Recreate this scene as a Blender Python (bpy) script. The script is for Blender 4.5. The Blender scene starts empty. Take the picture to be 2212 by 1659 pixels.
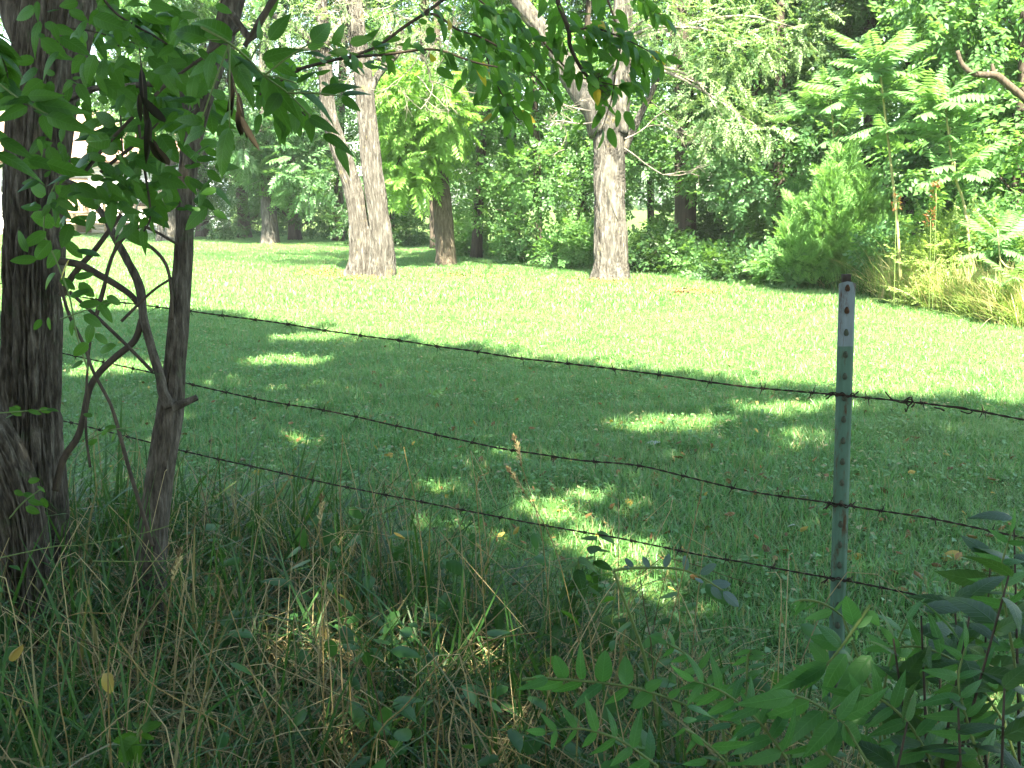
import bpy, math
import numpy as np
from mathutils import Vector, Matrix

rng = np.random.default_rng(11)
scene = bpy.context.scene
COL = scene.collection
R = math.radians

# ------------------------------------------------------------------ camera
PITCH, CAMH, FPX = R(10.6), 1.38, 2150.0
cam = bpy.data.cameras.new("camera")
cam.sensor_width = 36.0
cam.lens = 36.0 * FPX / 2212.0
cam.clip_start, cam.clip_end = 0.05, 2000.0
cam_ob = bpy.data.objects.new("camera", cam)
cam_ob.location = (0, 0, CAMH)
cam_ob.rotation_euler = (R(90) - PITCH, 0, 0)
COL.objects.link(cam_ob)
scene.camera = cam_ob

# ------------------------------------------------------------------ light
SUN_EL, SUN_AZ = R(58), R(176)          # azimuth clockwise from +Y: behind the camera, a little to its right
SUN = np.array([math.cos(SUN_EL) * math.sin(SUN_AZ), math.cos(SUN_EL) * math.cos(SUN_AZ), math.sin(SUN_EL)])
world = bpy.data.worlds.new("World")
scene.world = world
world.use_nodes = True
wn = world.node_tree
sky = wn.nodes.new("ShaderNodeTexSky")
sky.sky_type = 'NISHITA'
sky.sun_disc = False
sky.sun_elevation = SUN_EL
sky.sun_rotation = SUN_AZ
sky.air_density, sky.dust_density, sky.ozone_density = 1.0, 1.6, 1.0
wn.links.new(sky.outputs[0], wn.nodes["Background"].inputs[0])
wn.nodes["Background"].inputs[1].default_value = 0.085
sl = bpy.data.lights.new("sun", 'SUN')
sl.energy, sl.angle, sl.color = 5.0, R(0.53), (1.0, 0.95, 0.86)
sun_ob = bpy.data.objects.new("sun", sl)
sun_ob.rotation_euler = Vector(SUN).to_track_quat('Z', 'Y').to_euler()
sun_ob.location = (0, 0, 30)
COL.objects.link(sun_ob)
scene.view_settings.view_transform = 'Standard'
scene.view_settings.look = 'None'
scene.view_settings.gamma = 1.0
scene.view_settings.use_curve_mapping = False
scene.view_settings.exposure = 3.5
scene.view_settings.use_white_balance = True       # the camera's white balance, set for the green shade
scene.view_settings.white_balance_temperature = 7350
scene.view_settings.white_balance_tint = 4
scene.cycles.max_bounces = 8
scene.cycles.diffuse_bounces = 6
scene.cycles.glossy_bounces = 2
scene.cycles.transmission_bounces = 5
scene.cycles.transparent_max_bounces = 4

# ------------------------------------------------------------------ picture -> place
CP = np.array([0, 0, CAMH])
FW = np.array([0, math.cos(PITCH), -math.sin(PITCH)])
UP = np.array([0, math.sin(PITCH), math.cos(PITCH)])
RT = np.array([1.0, 0, 0])


def PX(x, y, Z):
    return CP + Z * (FW + (x - 1106.0) / FPX * RT + (829.5 - y) / FPX * UP)


def GZ(x, y):
    k = FW[2] + (829.5 - y) / FPX * UP[2]
    return -CAMH / k


def GR(x, y):
    return PX(x, y, GZ(x, y))


def PATH(pts, Z):
    """picture points -> 3-D path; Z one depth or one per point"""
    Zs = [Z] * len(pts) if np.isscalar(Z) else Z
    return np.array([PX(p[0], p[1], z) for p, z in zip(pts, Zs)])


def m_per_px(Z):
    return Z / FPX


# ------------------------------------------------------------------ noise
def _h(ix, iy, iz):
    n = (ix.astype(np.int64) * 374761393 + iy.astype(np.int64) * 668265263 + iz.astype(np.int64) * 2147483647) & 0xFFFFFFFF
    n = ((n ^ (n >> 13)) * 1274126177) & 0xFFFFFFFF
    n = n ^ (n >> 16)
    return (n & 0xFFFF) / 65535.0


def vnoise(p):
    p = np.asarray(p, float)
    i = np.floor(p)
    f = p - i
    f = f * f * (3 - 2 * f)
    x, y, z = i[:, 0], i[:, 1], i[:, 2]
    c = [_h(x + a, y + b, z + d) for a in (0, 1) for b in (0, 1) for d in (0, 1)]
    fx, fy, fz = f.T
    l = lambda a, b, t: a + (b - a) * t
    return l(l(l(c[0], c[1], fz), l(c[2], c[3], fz), fy), l(l(c[4], c[5], fz), l(c[6], c[7], fz), fy), fx)


def fbm(p, o=3):
    s, a, t = 0, 0.5, 0
    for k in range(o):
        s = s + a * vnoise(p * 2 ** k + 17.3 * k)
        t += a
        a *= 0.5
    return s / t


# ------------------------------------------------------------------ mesh helpers
def make_mesh(name, V, faces, mat=None, smooth=True):
    """faces: list of int arrays, each (n,3) or (n,4)"""
    me = bpy.data.meshes.new(name)
    V = np.ascontiguousarray(V, dtype=np.float32)
    faces = [np.asarray(f, dtype=np.int32) for f in faces if len(f)]
    me.vertices.add(len(V))
    me.vertices.foreach_set("co", V.ravel())
    loops = np.concatenate([f.ravel() for f in faces])
    tot = np.concatenate([np.full(len(f), f.shape[1], np.int32) for f in faces])
    start = np.concatenate([[0], np.cumsum(tot)[:-1]]).astype(np.int32)
    me.loops.add(len(loops))
    me.loops.foreach_set("vertex_index", loops)
    me.polygons.add(len(tot))
    me.polygons.foreach_set("loop_start", start)
    me.polygons.foreach_set("loop_total", tot)
    me.update(calc_edges=True)
    if smooth:
        me.polygons.foreach_set("use_smooth", np.ones(len(tot), dtype=bool))
    if mat is not None:
        for m in (mat if isinstance(mat, (list, tuple)) else [mat]):
            me.materials.append(m)
    return me


class MB:
    def __init__(self):
        self.V, self.F3, self.F4, self.n = [], [], [], 0

    def add(self, V, F):
        V = np.asarray(V, float)
        F = np.asarray(F, int)
        self.V.append(V)
        (self.F3 if F.shape[1] == 3 else self.F4).append(F + self.n)
        self.n += len(V)
        return self

    def box(self, c, s, rot=None):
        q = np.array([[x, y, z] for x in (-.5, .5) for y in (-.5, .5) for z in (-.5, .5)]) * np.array(s)
        if rot is not None:
            q = q @ np.array(rot).T
        f = [[0, 1, 3, 2], [4, 6, 7, 5], [0, 4, 5, 1], [2, 3, 7, 6], [0, 2, 6, 4], [1, 5, 7, 3]]
        return self.add(q + np.array(c), f)

    def tube(self, *a, **k):
        V, F = tube(*a, **k)[:2]
        return self.add(V, F)

    def mesh(self, name, mat, off=(0, 0, 0), smooth=True):
        fs = []
        if self.F3:
            fs.append(np.concatenate(self.F3))
        if self.F4:
            fs.append(np.concatenate(self.F4))
        return make_mesh(name, np.concatenate(self.V) - np.array(off), fs, mat, smooth)


def smooth_path(P, n):
    """Catmull-Rom through P, n samples evenly by length"""
    P = np.asarray(P, float)
    if len(P) == 2:
        t = np.linspace(0, 1, n)[:, None]
        return P[0] * (1 - t) + P[1] * t
    Q = np.vstack([2 * P[0] - P[1], P, 2 * P[-1] - P[-2]])
    out = []
    for i in range(len(P) - 1):
        a, b, c, d = Q[i:i + 4]
        t = np.linspace(0, 1, 12, endpoint=False)[:, None]
        out.append(0.5 * (2 * b + (c - a) * t + (2 * a - 5 * b + 4 * c - d) * t ** 2 + (3 * b - a - 3 * c + d) * t ** 3))
    out = np.vstack(out + [P[-1:]])
    s = np.concatenate([[0], np.cumsum(np.linalg.norm(np.diff(out, axis=0), axis=1))])
    u = np.linspace(0, s[-1], n)
    return np.column_stack([np.interp(u, s, out[:, k]) for k in range(3)])


def tube(P, rad, seg=8, n=None, cap=True, bark=0.0, kth=5.0, ks=2.0, flare=None):
    """smooth tapering tube through P. bark: depth of furrows in metres. flare: extra root radius at start."""
    n = n or max(3, len(P) * 4)
    rad = np.atleast_1d(np.asarray(rad, float))
    C = smooth_path(P, n)
    d = np.concatenate([[0], np.cumsum(np.linalg.norm(np.diff(C, axis=0), axis=1))])
    dp = np.concatenate([[0], np.cumsum(np.linalg.norm(np.diff(np.asarray(P, float), axis=0), axis=1))])
    r = np.interp(d / max(d[-1], 1e-9), dp / max(dp[-1], 1e-9), rad if len(rad) == len(P) else np.linspace(rad[0], rad[-1], len(P)))
    T = np.gradient(C, axis=0)
    T /= np.linalg.norm(T, axis=1)[:, None]
    a = np.array([0, 1.0, 0]) if abs(T[0][1]) < 0.8 else np.array([1.0, 0, 0])
    N = np.empty_like(C)
    for i in range(n):
        a = a - T[i] * (a @ T[i])
        a /= np.linalg.norm(a)
        N[i] = a
    B = np.cross(T, N)
    th = np.linspace(0, 2 * np.pi, seg, endpoint=False)
    ct, st = np.cos(th), np.sin(th)
    rr = r[:, None] * np.ones(seg)
    TH, S = np.meshgrid(th, d)
    if bark > 0:
        w = fbm(np.column_stack([np.cos(TH).ravel() * 1.3, np.sin(TH).ravel() * 1.3, S.ravel() * 3 / ks + 5]), 2).reshape(TH.shape)
        q = np.column_stack([np.cos(TH + w * .5).ravel() * kth, np.sin(TH + w * .5).ravel() * kth, S.ravel() * ks])
        f = fbm(q, 3).reshape(TH.shape)
        f = np.abs(f - 0.5) * 2
        rr = rr + bark * (np.clip(f * 2.6, 0, 1) - 0.6) + r[:, None] * 0.16 * (w - 0.5)
    if flare:
        amt, hgt, lobes = flare
        lob = 0.55 + 0.45 * np.cos(lobes * TH + 1.3 * np.sin(TH * 2 + .7))
        rr = rr + amt * np.exp(-S / hgt) * lob
    V = C[:, None, :] + rr[:, :, None] * (N[:, None, :] * ct[None, :, None] + B[:, None, :] * st[None, :, None])
    V = V.reshape(-1, 3)
    i = np.arange(n - 1)[:, None] * seg
    j = np.arange(seg)[None, :]
    jn = (j + 1) % seg
    F = np.stack([i + j, i + jn, i + seg + jn, i + seg + j], axis=-1).reshape(-1, 4)
    if cap:
        V = np.vstack([V, C[:1], C[-1:]])
        c0, c1 = len(V) - 2, len(V) - 1
        k = (n - 1) * seg
        e = np.arange(0, seg - 1, 2)           # end caps as quads (seg is even)
        q0 = np.stack([(e + 2) % seg, e + 1, e, np.full(len(e), c0)], -1)
        q1 = np.stack([k + e, k + e + 1, k + (e + 2) % seg, np.full(len(e), c1)], -1)
        F = np.vstack([F, q0, q1])
    return V, F, C, r


def norm(v):
    v = np.asarray(v, float)
    return v / (np.linalg.norm(v, axis=-1, keepdims=True) + 1e-12)


def frames(Y, Nh):
    """rotation matrices whose columns are x, y, z with y along Y and z near Nh"""
    Y = norm(Y)
    X = norm(np.cross(Y, Nh))
    Z = np.cross(X, Y)
    return np.stack([X, Y, Z], axis=-1)


def scatter(T, M, P, S):
    """template T=(V, [F...]) copied by rotations M, positions P, scales S -> V, [F...]"""
    V, Fs = T
    N, k = len(P), len(V)
    W = np.einsum('nij,kj->nki', M, V) * np.asarray(S, float).reshape(N, 1, 1) + P[:, None, :]
    off = (np.arange(N) * k)[:, None, None]
    return W.reshape(-1, 3), [(np.asarray(F)[None] + off).reshape(-1, np.asarray(F).shape[1]) for F in Fs]


def merge(parts):
    Vs, T3, T4, n = [], [], [], 0
    for V, Fs in parts:
        Vs.append(V)
        for F in Fs:
            F = np.asarray(F)
            (T3 if F.shape[1] == 3 else T4).append(F + n)
        n += len(V)
    return np.concatenate(Vs), [np.concatenate(t) for t in (T3, T4) if t]


# ------------------------------------------------------------------ objects
def tag(o, label=None, cat=None, group=None, kind=None):
    if label: o["label"] = label
    if cat: o["category"] = cat
    if group: o["group"] = group
    if kind: o["kind"] = kind
    return o


def root(name, loc, label, cat, group=None):
    o = bpy.data.objects.new(name, None)
    o.empty_display_size = 0.1
    o.location = tuple(float(a) for a in loc)
    COL.objects.link(o)
    return tag(o, label, cat, group)


def part(name, me, parent=None, kind=None):
    o = bpy.data.objects.new(name, me)
    COL.objects.link(o)
    if parent is not None:
        o.parent = parent
    if kind:
        o["kind"] = kind
    return o


def tube_part(name, parent, P, rad, mat, **k):
    V, F = tube(P, rad, **k)[:2]
    return part(name, make_mesh(name, V - np.array(parent.location), [F], mat), parent)


# ------------------------------------------------------------------ materials
def nodes_of(name):
    m = bpy.data.materials.new(name)
    m.use_nodes = True
    nt = m.node_tree
    for n in list(nt.nodes):
        nt.nodes.remove(n)
    return m, nt


def N(nt, typ, **kw):
    n = nt.nodes.new(typ)
    for k, v in kw.items():
        if hasattr(n, k):
            setattr(n, k, v)
        else:
            n.inputs[k].default_value = v
    return n


def mixc(nt, fac, a, b, blend='MIX'):
    n = nt.nodes.new("ShaderNodeMix")
    n.data_type = 'RGBA'
    n.blend_type = blend
    for sock, v in ((n.inputs[0], fac), (n.inputs[6], a), (n.inputs[7], b)):
        if hasattr(v, "is_output") or isinstance(v, bpy.types.NodeSocket):
            nt.links.new(v, sock)
        elif isinstance(v, (int, float)):
            sock.default_value = v
        else:
            sock.default_value = (*v, 1.0) if len(v) == 3 else v
    return n.outputs[2]


def mth(nt, op, a, b=None, c=None, clamp=False):
    n = nt.nodes.new("ShaderNodeMath")
    n.operation = op
    n.use_clamp = clamp
    for s, v in zip(n.inputs, (a, b, c)):
        if v is None:
            continue
        if isinstance(v, bpy.types.NodeSocket):
            nt.links.new(v, s)
        else:
            s.default_value = v
    return n.outputs[0]


def noise(nt, vec, scale, detail=4.0, rough=0.6):
    n = nt.nodes.new("ShaderNodeTexNoise")
    n.inputs["Scale"].default_value = scale
    n.inputs["Detail"].default_value = detail
    n.inputs["Roughness"].default_value = rough
    if vec is not None:
        nt.links.new(vec, n.inputs["Vector"])
    return n.outputs["Fac"]


def ramp(nt, fac, stops):
    n = nt.nodes.new("ShaderNodeValToRGB")
    e = n.color_ramp.elements
    while len(e) < len(stops):
        e.new(0.5)
    for el, (p, c) in zip(e, stops):
        el.position = p
        el.color = (*c, 1.0) if len(c) == 3 else c
    nt.links.new(fac, n.inputs[0])
    return n.outputs[0]


def mapping(nt, vec, scale):
    n = nt.nodes.new("ShaderNodeMapping")
    n.inputs["Scale"].default_value = scale
    nt.links.new(vec, n.inputs["Vector"])
    return n.outputs[0]


def leaf_mat(name, ca, cb, trans=(0.14, 0.26, 0.03), fac=0.38, rough=0.42, veins=False, rand='island', odd=None, spec=0.3, dry=None):
    """leaf: glossy principled + translucent; colour varies per leaf between ca and cb, a few in colour odd"""
    m, nt = nodes_of(name)
    if rand == 'island':
        r = N(nt, "ShaderNodeNewGeometry").outputs["Random Per Island"]
    else:
        r = N(nt, "ShaderNodeObjectInfo").outputs["Random"]
    geo = N(nt, "ShaderNodeNewGeometry")
    big = noise(nt, geo.outputs["Position"], 1.3, 2.0)
    f = mth(nt, 'MULTIPLY_ADD', r, 0.7, mth(nt, 'MULTIPLY_ADD', big, 1.2, -0.45), clamp=True)
    col = mixc(nt, f, ca, cb)
    if odd is not None:
        thr, oc = odd
        col = mixc(nt, mth(nt, 'GREATER_THAN', mth(nt, 'FRACT', mth(nt, 'MULTIPLY', r, 37.7)), 1 - thr), col, oc)
    if dry is not None:      # worn, drier patches of turf
        pn = noise(nt, geo.outputs["Position"], .55, 5.0, .65)
        col = mixc(nt, mth(nt, 'MULTIPLY', mth(nt, 'SUBTRACT', pn, .5, clamp=True), 4.5, clamp=True), col, mixc(nt, r, dry[0], dry[1]))
    bump = None
    if veins:
        tc = N(nt, "ShaderNodeTexCoord")
        sp = N(nt, "ShaderNodeSeparateXYZ")
        nt.links.new(tc.outputs["Object"], sp.inputs[0])
        ax = mth(nt, 'ABSOLUTE', sp.outputs[0])
        mid = mth(nt, 'SUBTRACT', 1.0, mth(nt, 'MULTIPLY', ax, 70.0), clamp=True)
        w = mth(nt, 'SINE', mth(nt, 'MULTIPLY', mth(nt, 'SUBTRACT', sp.outputs[1], mth(nt, 'MULTIPLY', ax, 0.8)), 62.0))
        w = mth(nt, 'MULTIPLY', mth(nt, 'SUBTRACT', w, 0.72, clamp=True), 2.2)
        v = mth(nt, 'MAXIMUM', mid, mth(nt, 'MULTIPLY', w, 0.6))
        blot = noise(nt, tc.outputs["Object"], 6.0, 3.0)
        col = mixc(nt, mth(nt, 'MULTIPLY', blot, 0.35), col, tuple(0.55 * c for c in ca))
        col = mixc(nt, mth(nt, 'MULTIPLY', v, 0.28), col, tuple(min(1, 1.9 * c + 0.02) for c in cb))
        b = N(nt, "ShaderNodeBump")
        b.inputs["Strength"].default_value = 0.35
        b.inputs["Distance"].default_value = 0.01
        nt.links.new(v, b.inputs["Height"])
        bump = b.outputs[0]
    pr = N(nt, "ShaderNodeBsdfPrincipled")
    nt.links.new(col, pr.inputs["Base Color"])
    pr.inputs["Roughness"].default_value = rough
    pr.inputs["Specular IOR Level"].default_value = spec
    tr = N(nt, "ShaderNodeBsdfTranslucent")
    nt.links.new(mixc(nt, 0.5, mixc(nt, 1.0, col, (2.2, 2.2, 1.4), 'MULTIPLY'), trans), tr.inputs[0])
    if bump is not None:
        nt.links.new(bump, pr.inputs["Normal"])
    mx = N(nt, "ShaderNodeMixShader")
    mx.inputs[0].default_value = fac
    nt.links.new(pr.outputs[0], mx.inputs[1])
    nt.links.new(tr.outputs[0], mx.inputs[2])
    out = N(nt, "ShaderNodeOutputMaterial")
    nt.links.new(mx.outputs[0], out.inputs[0])
    return m


def rough_mat(name, stops, scale=(8, 8, 8), nscale=1.0, detail=8, rough=0.9, bump=0.5, bdist=0.01, spec=0.25, extra=None, metallic=0.0, run=False):
    """noise-ramped rough surface; extra=(colour, scale, threshold) lays blotches of a second colour (moss, lichen, rust)"""
    m, nt = nodes_of(name)
    tc = N(nt, "ShaderNodeTexCoord")
    v = mapping(nt, tc.outputs["Object"], scale)
    n1 = noise(nt, v, nscale, detail, 0.65)
    col = ramp(nt, n1, stops)
    if extra:
        ec, es, et = extra
        n2 = noise(nt, mapping(nt, tc.outputs["Object"], (1, 1, .22)) if run else tc.outputs["Object"], es, 5.0, 0.7)
        k = mth(nt, 'MULTIPLY', mth(nt, 'SUBTRACT', n2, et, clamp=True), 9.0, clamp=True)
        col = mixc(nt, k, col, ec)
    pr = N(nt, "ShaderNodeBsdfPrincipled")
    nt.links.new(col, pr.inputs["Base Color"])
    pr.inputs["Roughness"].default_value = rough
    pr.inputs["Metallic"].default_value = metallic
    pr.inputs["Specular IOR Level"].default_value = spec
    if bump:
        b = N(nt, "ShaderNodeBump")
        b.inputs["Strength"].default_value = bump
        b.inputs["Distance"].default_value = bdist
        nt.links.new(n1, b.inputs["Height"])
        nt.links.new(b.outputs[0], pr.inputs["Normal"])
    out = N(nt, "ShaderNodeOutputMaterial")
    nt.links.new(pr.outputs[0], out.inputs[0])
    return m


# foliage
M_WOOD = leaf_mat("leaf_woods", (.055, .14, .045), (.10, .21, .07), fac=.48)
M_DARK = leaf_mat("leaf_shaded_evergreen", (.022, .06, .022), (.045, .105, .036), fac=.35)  # darker copy of the woods leaf, understory shade put into its colour
M_BRIGHT = leaf_mat("leaf_bright", (.12, .26, .05), (.19, .35, .08), fac=.5)
M_BLUE = leaf_mat("leaf_bluish", (.055, .14, .058), (.095, .2, .085), rough=.38, fac=.46)
M_PALE = leaf_mat("leaf_pale_fine", (.12, .2, .09), (.19, .28, .135), rough=.5)
M_CEDAR = leaf_mat("cedar_needles", (.11, .25, .07), (.19, .37, .12), fac=.4, rough=.6)
M_SUMAC = leaf_mat("sumac_leaf", (.075, .175, .065), (.125, .25, .095), rough=.33)
M_GOLD = leaf_mat("goldenrod_leaf", (.15, .23, .06), (.24, .32, .11), fac=.45, rough=.55)
M_CANOPY = leaf_mat("canopy_leaf", (.03, .08, .02), (.06, .13, .03), fac=.3)
M_NEAR = leaf_mat("near_leaf", (.016, .07, .008), (.042, .13, .017), fac=.48, veins=True, rand='object', rough=.45)
M_NEARY = leaf_mat("near_leaf_ash", (.03, .11, .015), (.065, .17, .025), fac=.52, veins=True, rand='object', rough=.45, odd=(.015, (.45, .3, .03)))
M_SEED = leaf_mat("seedling_leaflet", (.034, .14, .038), (.068, .2, .058), fac=.38, veins=True, rand='object', rough=.42)
M_BUSH = leaf_mat("bush_leaf", (.014, .052, .014), (.035, .095, .026), fac=.3, veins=True, rand='object', rough=.42)
M_BLEAF = leaf_mat("glaucous_leaf", (.07, .12, .12), (.10, .16, .15), fac=.2, veins=True, rand='object', rough=.35)
M_WITHER = leaf_mat("withered_leaf", (.012, .010, .007), (.03, .022, .012), fac=.05, rand='object', rough=.8, spec=.15)
M_LAWN = leaf_mat("lawn_blade", (.06, .165, .045), (.115, .25, .08), trans=(.15, .34, .10), fac=.35, rough=.4, spec=.5, odd=(.13, (.26, .23, .11)), dry=((.08, .19, .055), (.16, .23, .09)))
M_TALL = leaf_mat("tall_grass_blade", (.010, .042, .011), (.045, .125, .028), fac=.3, rough=.45, odd=(.14, (.2, .16, .07)))
M_STRAW = leaf_mat("straw", (.2, .15, .07), (.52, .43, .23), trans=(.3, .2, .07), fac=.25, rough=.6, spec=.3, odd=(.08, (.1, .07, .035)))
M_STALK = rough_mat("golden_stalk", [(.3, (.13, .095, .03)), (.7, (.28, .21, .075))], (30, 30, 30), 1.0, bump=0, rough=.55)
M_STRAWL = leaf_mat("bleached_straw", (.34, .28, .14), (.58, .5, .3), trans=(.4, .33, .18), fac=.3, rough=.6, spec=.3, odd=(.4, (.16, .27, .06)))
M_YELLOW = leaf_mat("yellow_fallen_leaf", (.26, .17, .03), (.4, .29, .06), fac=.25, rand='object', rough=.6)
M_BROWN = leaf_mat("brown_fallen_leaf", (.09, .045, .018), (.24, .11, .03), fac=.15, rand='object', rough=.7)
M_UNDER = leaf_mat("undergrowth_leaf", (.025, .085, .022), (.06, .17, .045), fac=.35)
M_LITTER = leaf_mat("leaf_litter", (.06, .035, .018), (.24, .14, .05), fac=.12, rough=.7, spec=.2, odd=(.12, (.34, .25, .06)))
M_PALEL = leaf_mat("pale_fallen_leaf", (.19, .23, .2), (.28, .31, .27), fac=.15, rand='object', rough=.5)
M_REDBUD = leaf_mat("rusty_red_sprig", (.14, .035, .02), (.22, .07, .035), fac=.3)

# bark and wood
M_BARKF = rough_mat("furrowed_bark", [(.36, (.035, .028, .02)), (.52, (.085, .072, .054)), (.68, (.17, .147, .113))], (42, 42, 8), 1.4, bump=.9, bdist=.012, extra=((.07, .085, .045), 9, .58))
M_BARKT = rough_mat("grey_brown_bark", [(.3, (.022, .018, .014)), (.5, (.068, .063, .054)), (.66, (.15, .142, .126))], (18, 18, 1.7), 1.1, bump=1.0, bdist=.06, extra=((.2, .17, .07), 3.5, .6))
M_BARKB = rough_mat("brown_plated_bark", [(.3, (.03, .022, .015)), (.5, (.09, .072, .052)), (.7, (.16, .135, .1))], (22, 22, 3), 1.2, bump=1.0, bdist=.05)
M_BARKD = rough_mat("dark_bark", [(.3, (.02, .016, .012)), (.55, (.06, .048, .036)), (.75, (.11, .09, .07))], (14, 14, 2), 1.0, bump=.8, bdist=.03)
M_BAREW = rough_mat("weathered_bare_wood", [(.3, (.06, .055, .045)), (.6, (.13, .12, .1))], (30, 30, 2), 1.0, bump=.5, bdist=.01)
M_TWIG = rough_mat("pale_dead_twig", [(.3, (.12, .10, .085)), (.7, (.25, .22, .19))], (10, 10, 10), 1.0, bump=0)
M_VINE = rough_mat("vine_bark", [(.3, (.02, .016, .011)), (.6, (.075, .058, .04))], (40, 40, 10), 1.0, bump=.6, bdist=.004)
M_GSTEM = rough_mat("green_stem", [(.3, (.09, .15, .04)), (.7, (.15, .2, .06))], (20, 20, 20), 1.0, bump=0, rough=.6)
M_YSTEM = rough_mat("yellowish_stem", [(.3, (.17, .18, .07)), (.7, (.27, .25, .11))], (10, 10, 3), 1.0, bump=0, rough=.7)
# metal
M_WIRE = rough_mat("rusty_wire", [(.35, (.02, .014, .011)), (.6, (.055, .036, .026)), (.8, (.09, .055, .035))], (60, 60, 60), 1.0, bump=.4, bdist=.001, rough=.75, metallic=.2)
M_POSTG = rough_mat("green_post_paint", [(.3, (.04, .09, .06)), (.55, (.08, .165, .115)), (.78, (.13, .22, .165))], (45, 45, 3), 1.0, bump=.15, bdist=.002, rough=.55, spec=.4, extra=((.07, .035, .014), 50, .54), run=True)
M_POSTW = rough_mat("worn_white_paint", [(.3, (.12, .15, .15)), (.6, (.22, .275, .285))], (40, 40, 3), 1.0, bump=.15, bdist=.002, rough=.6, spec=.3, extra=((.08, .038, .014), 50, .53), run=True)
M_RUST = rough_mat("rust", [(.35, (.035, .02, .012)), (.7, (.12, .06, .025))], (150, 150, 150), 1.0, bump=.5, bdist=.001)
# house
M_SIDING = rough_mat("white_siding", [(.3, (.68, .68, .66)), (.7, (.8, .8, .78))], (3, 3, 3), 1.0, bump=0, rough=.6)
M_ROOF = rough_mat("brown_shingles", [(.3, (.17, .1, .075)), (.7, (.3, .2, .16))], (8, 8, 8), 1.0, bump=.3)
M_GLASS = rough_mat("window_glass", [(.3, (.03, .035, .04)), (.7, (.06, .07, .08))], (1, 1, 1), 1.0, bump=0, rough=.08, spec=.6)
M_DECK = rough_mat("deck_wood", [(.3, (.24, .17, .11)), (.7, (.36, .27, .19))], (4, 4, 20), 1.0, bump=0)
M_STONE = rough_mat("pale_stone", [(.3, (.3, .26, .22)), (.7, (.5, .45, .4))], (5, 5, 5), 1.0, bump=.3)
# ================================================================== leaf templates
def rhomb(w=0.5, fold=0.12):
    V = np.array([[0, 0, 0], [w / 2, .42, fold], [0, 1, -.06], [-w / 2, .42, fold]], float)
    return V, [np.array([[0, 1, 2], [0, 2, 3]])]


def leaf_shape(w=0.42, rows=9, p=0.75, q=0.9, fold=0.18, curl=0.25, serr=0.0, twist=0.0):
    """unit leaf along +Y with a folded midrib, pointed tip and drooping curl"""
    t = np.linspace(0, 1, rows)
    wd = (t ** p) * ((1 - t) ** q)
    wd = wd / wd.max() * w / 2
    if serr:
        wd = wd * (1 + serr * np.where(np.arange(rows) % 2 == 0, 1, -1))
    V = []
    for i, (tt, ww) in enumerate(zip(t, wd)):
        z = -curl * tt ** 2
        tw = twist * tt
        for sx in (-1, -.5, 0, .5, 1):
            x = sx * ww
            zz = z + fold * abs(x) - .25 * abs(x) * abs(sx)
            V.append([x, tt, zz + x * tw])
    F = []
    for i in range(rows - 1):
        for j in range(4):
            a = i * 5 + j
            F.append([a, a + 1, a + 6, a + 5])
    return np.array(V), [np.array(F)]


def spray(n=9, length=1.0, leaf=0.3, T=None, spread=55, droop=.15, seed=1, terminal=True):
    """one flat twig of alternate leaves, along +Y, unit size"""
    T = T or rhomb()
    r = np.random.default_rng(seed)
    Y, P, S, Nn = [], [], [], []
    for i in range(n):
        t = (i + 1) / n
        s = 1 if i % 2 else -1
        a = R(spread + r.normal(0, 12)) * s
        if terminal and i == n - 1:
            a = 0
        Y.append([math.sin(a), math.cos(a), -droop + r.normal(0, .2)])
        P.append([0, t * length, -droop * .5 * t * t])
        S.append(leaf * r.uniform(.75, 1.2))
        Nn.append([r.normal(0, .35), r.normal(0, .35), 1])
    return scatter(T, frames(np.array(Y), np.array(Nn)), np.array(P), S)


def frond_t(pairs=8, length=1.0, leaflet=.3, w=.3, droop=.35, seed=2, T=None):
    """pinnate compound leaf along +Y, arching down"""
    T = T or rhomb(w, .1)
    r = np.random.default_rng(seed)
    Y, P, S, Nn = [], [], [], []
    for i in range(pairs):
        t = (i + 1.2) / (pairs + .6)
        for s in (-1, 1):
            a = R(68 - 20 * t + r.normal(0, 5)) * s
            Y.append([math.sin(a), math.cos(a), -.22 - droop * t + r.normal(0, .08)])
            P.append([0, t * length, -droop * t * t * .6])
            S.append(leaflet * (0.7 + .6 * math.sin(math.pi * (t * .8 + .15))) * r.uniform(.9, 1.1))
            Nn.append([0, .2, 1])
    Y.append([0, 1, -droop]); P.append([0, length * .98, -droop * .6]); S.append(leaflet * .8); Nn.append([0, .3, 1])
    return scatter(T, frames(np.array(Y), np.array(Nn)), np.array(P), S)


SPRAYS = [spray(9, 1, .30, rhomb(.62, .1), seed=s) for s in range(4)]
FINE = [spray(22, 1, .13, rhomb(.45, .1), spread=50, seed=s + 9) for s in range(4)]
FRONDS = [frond_t(8, 1, .27, .36, .4, s + 20) for s in range(4)]


def clump_points(c, r, n, shell=.55, g=None):
    g = g or rng
    d = norm(g.normal(size=(n, 3)))
    k = g.uniform(shell ** 3, 1, n) ** (1 / 3)
    return np.array(c) + d * k[:, None] * np.array(r), d


def foliage(clumps, templates, size, droop=.25, jitter=.6, up=.8):
    """clumps: (centre, (rx,ry,rz), count) -> merged leaf geometry of sprays pointing outward"""
    P, D = [], []
    for c, r, n in clumps:
        p, d = clump_points(c, r, int(n))
        P.append(p); D.append(d)
    P = np.concatenate(P); D = np.concatenate(D)
    Y = norm(D + rng.normal(0, jitter, D.shape) + np.array([0, 0, -droop]))
    Nh = norm(np.array([0, 0, up]) + D * .35 + rng.normal(0, .35, D.shape))
    M = frames(Y, Nh)
    S = size * rng.uniform(.7, 1.25, len(P))
    pick = rng.integers(0, len(templates), len(P))
    out = []
    for k, T in enumerate(templates):
        m = pick == k
        if m.any():
            out.append(scatter(T, M[m], P[m], S[m]))
    return merge(out)


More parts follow.
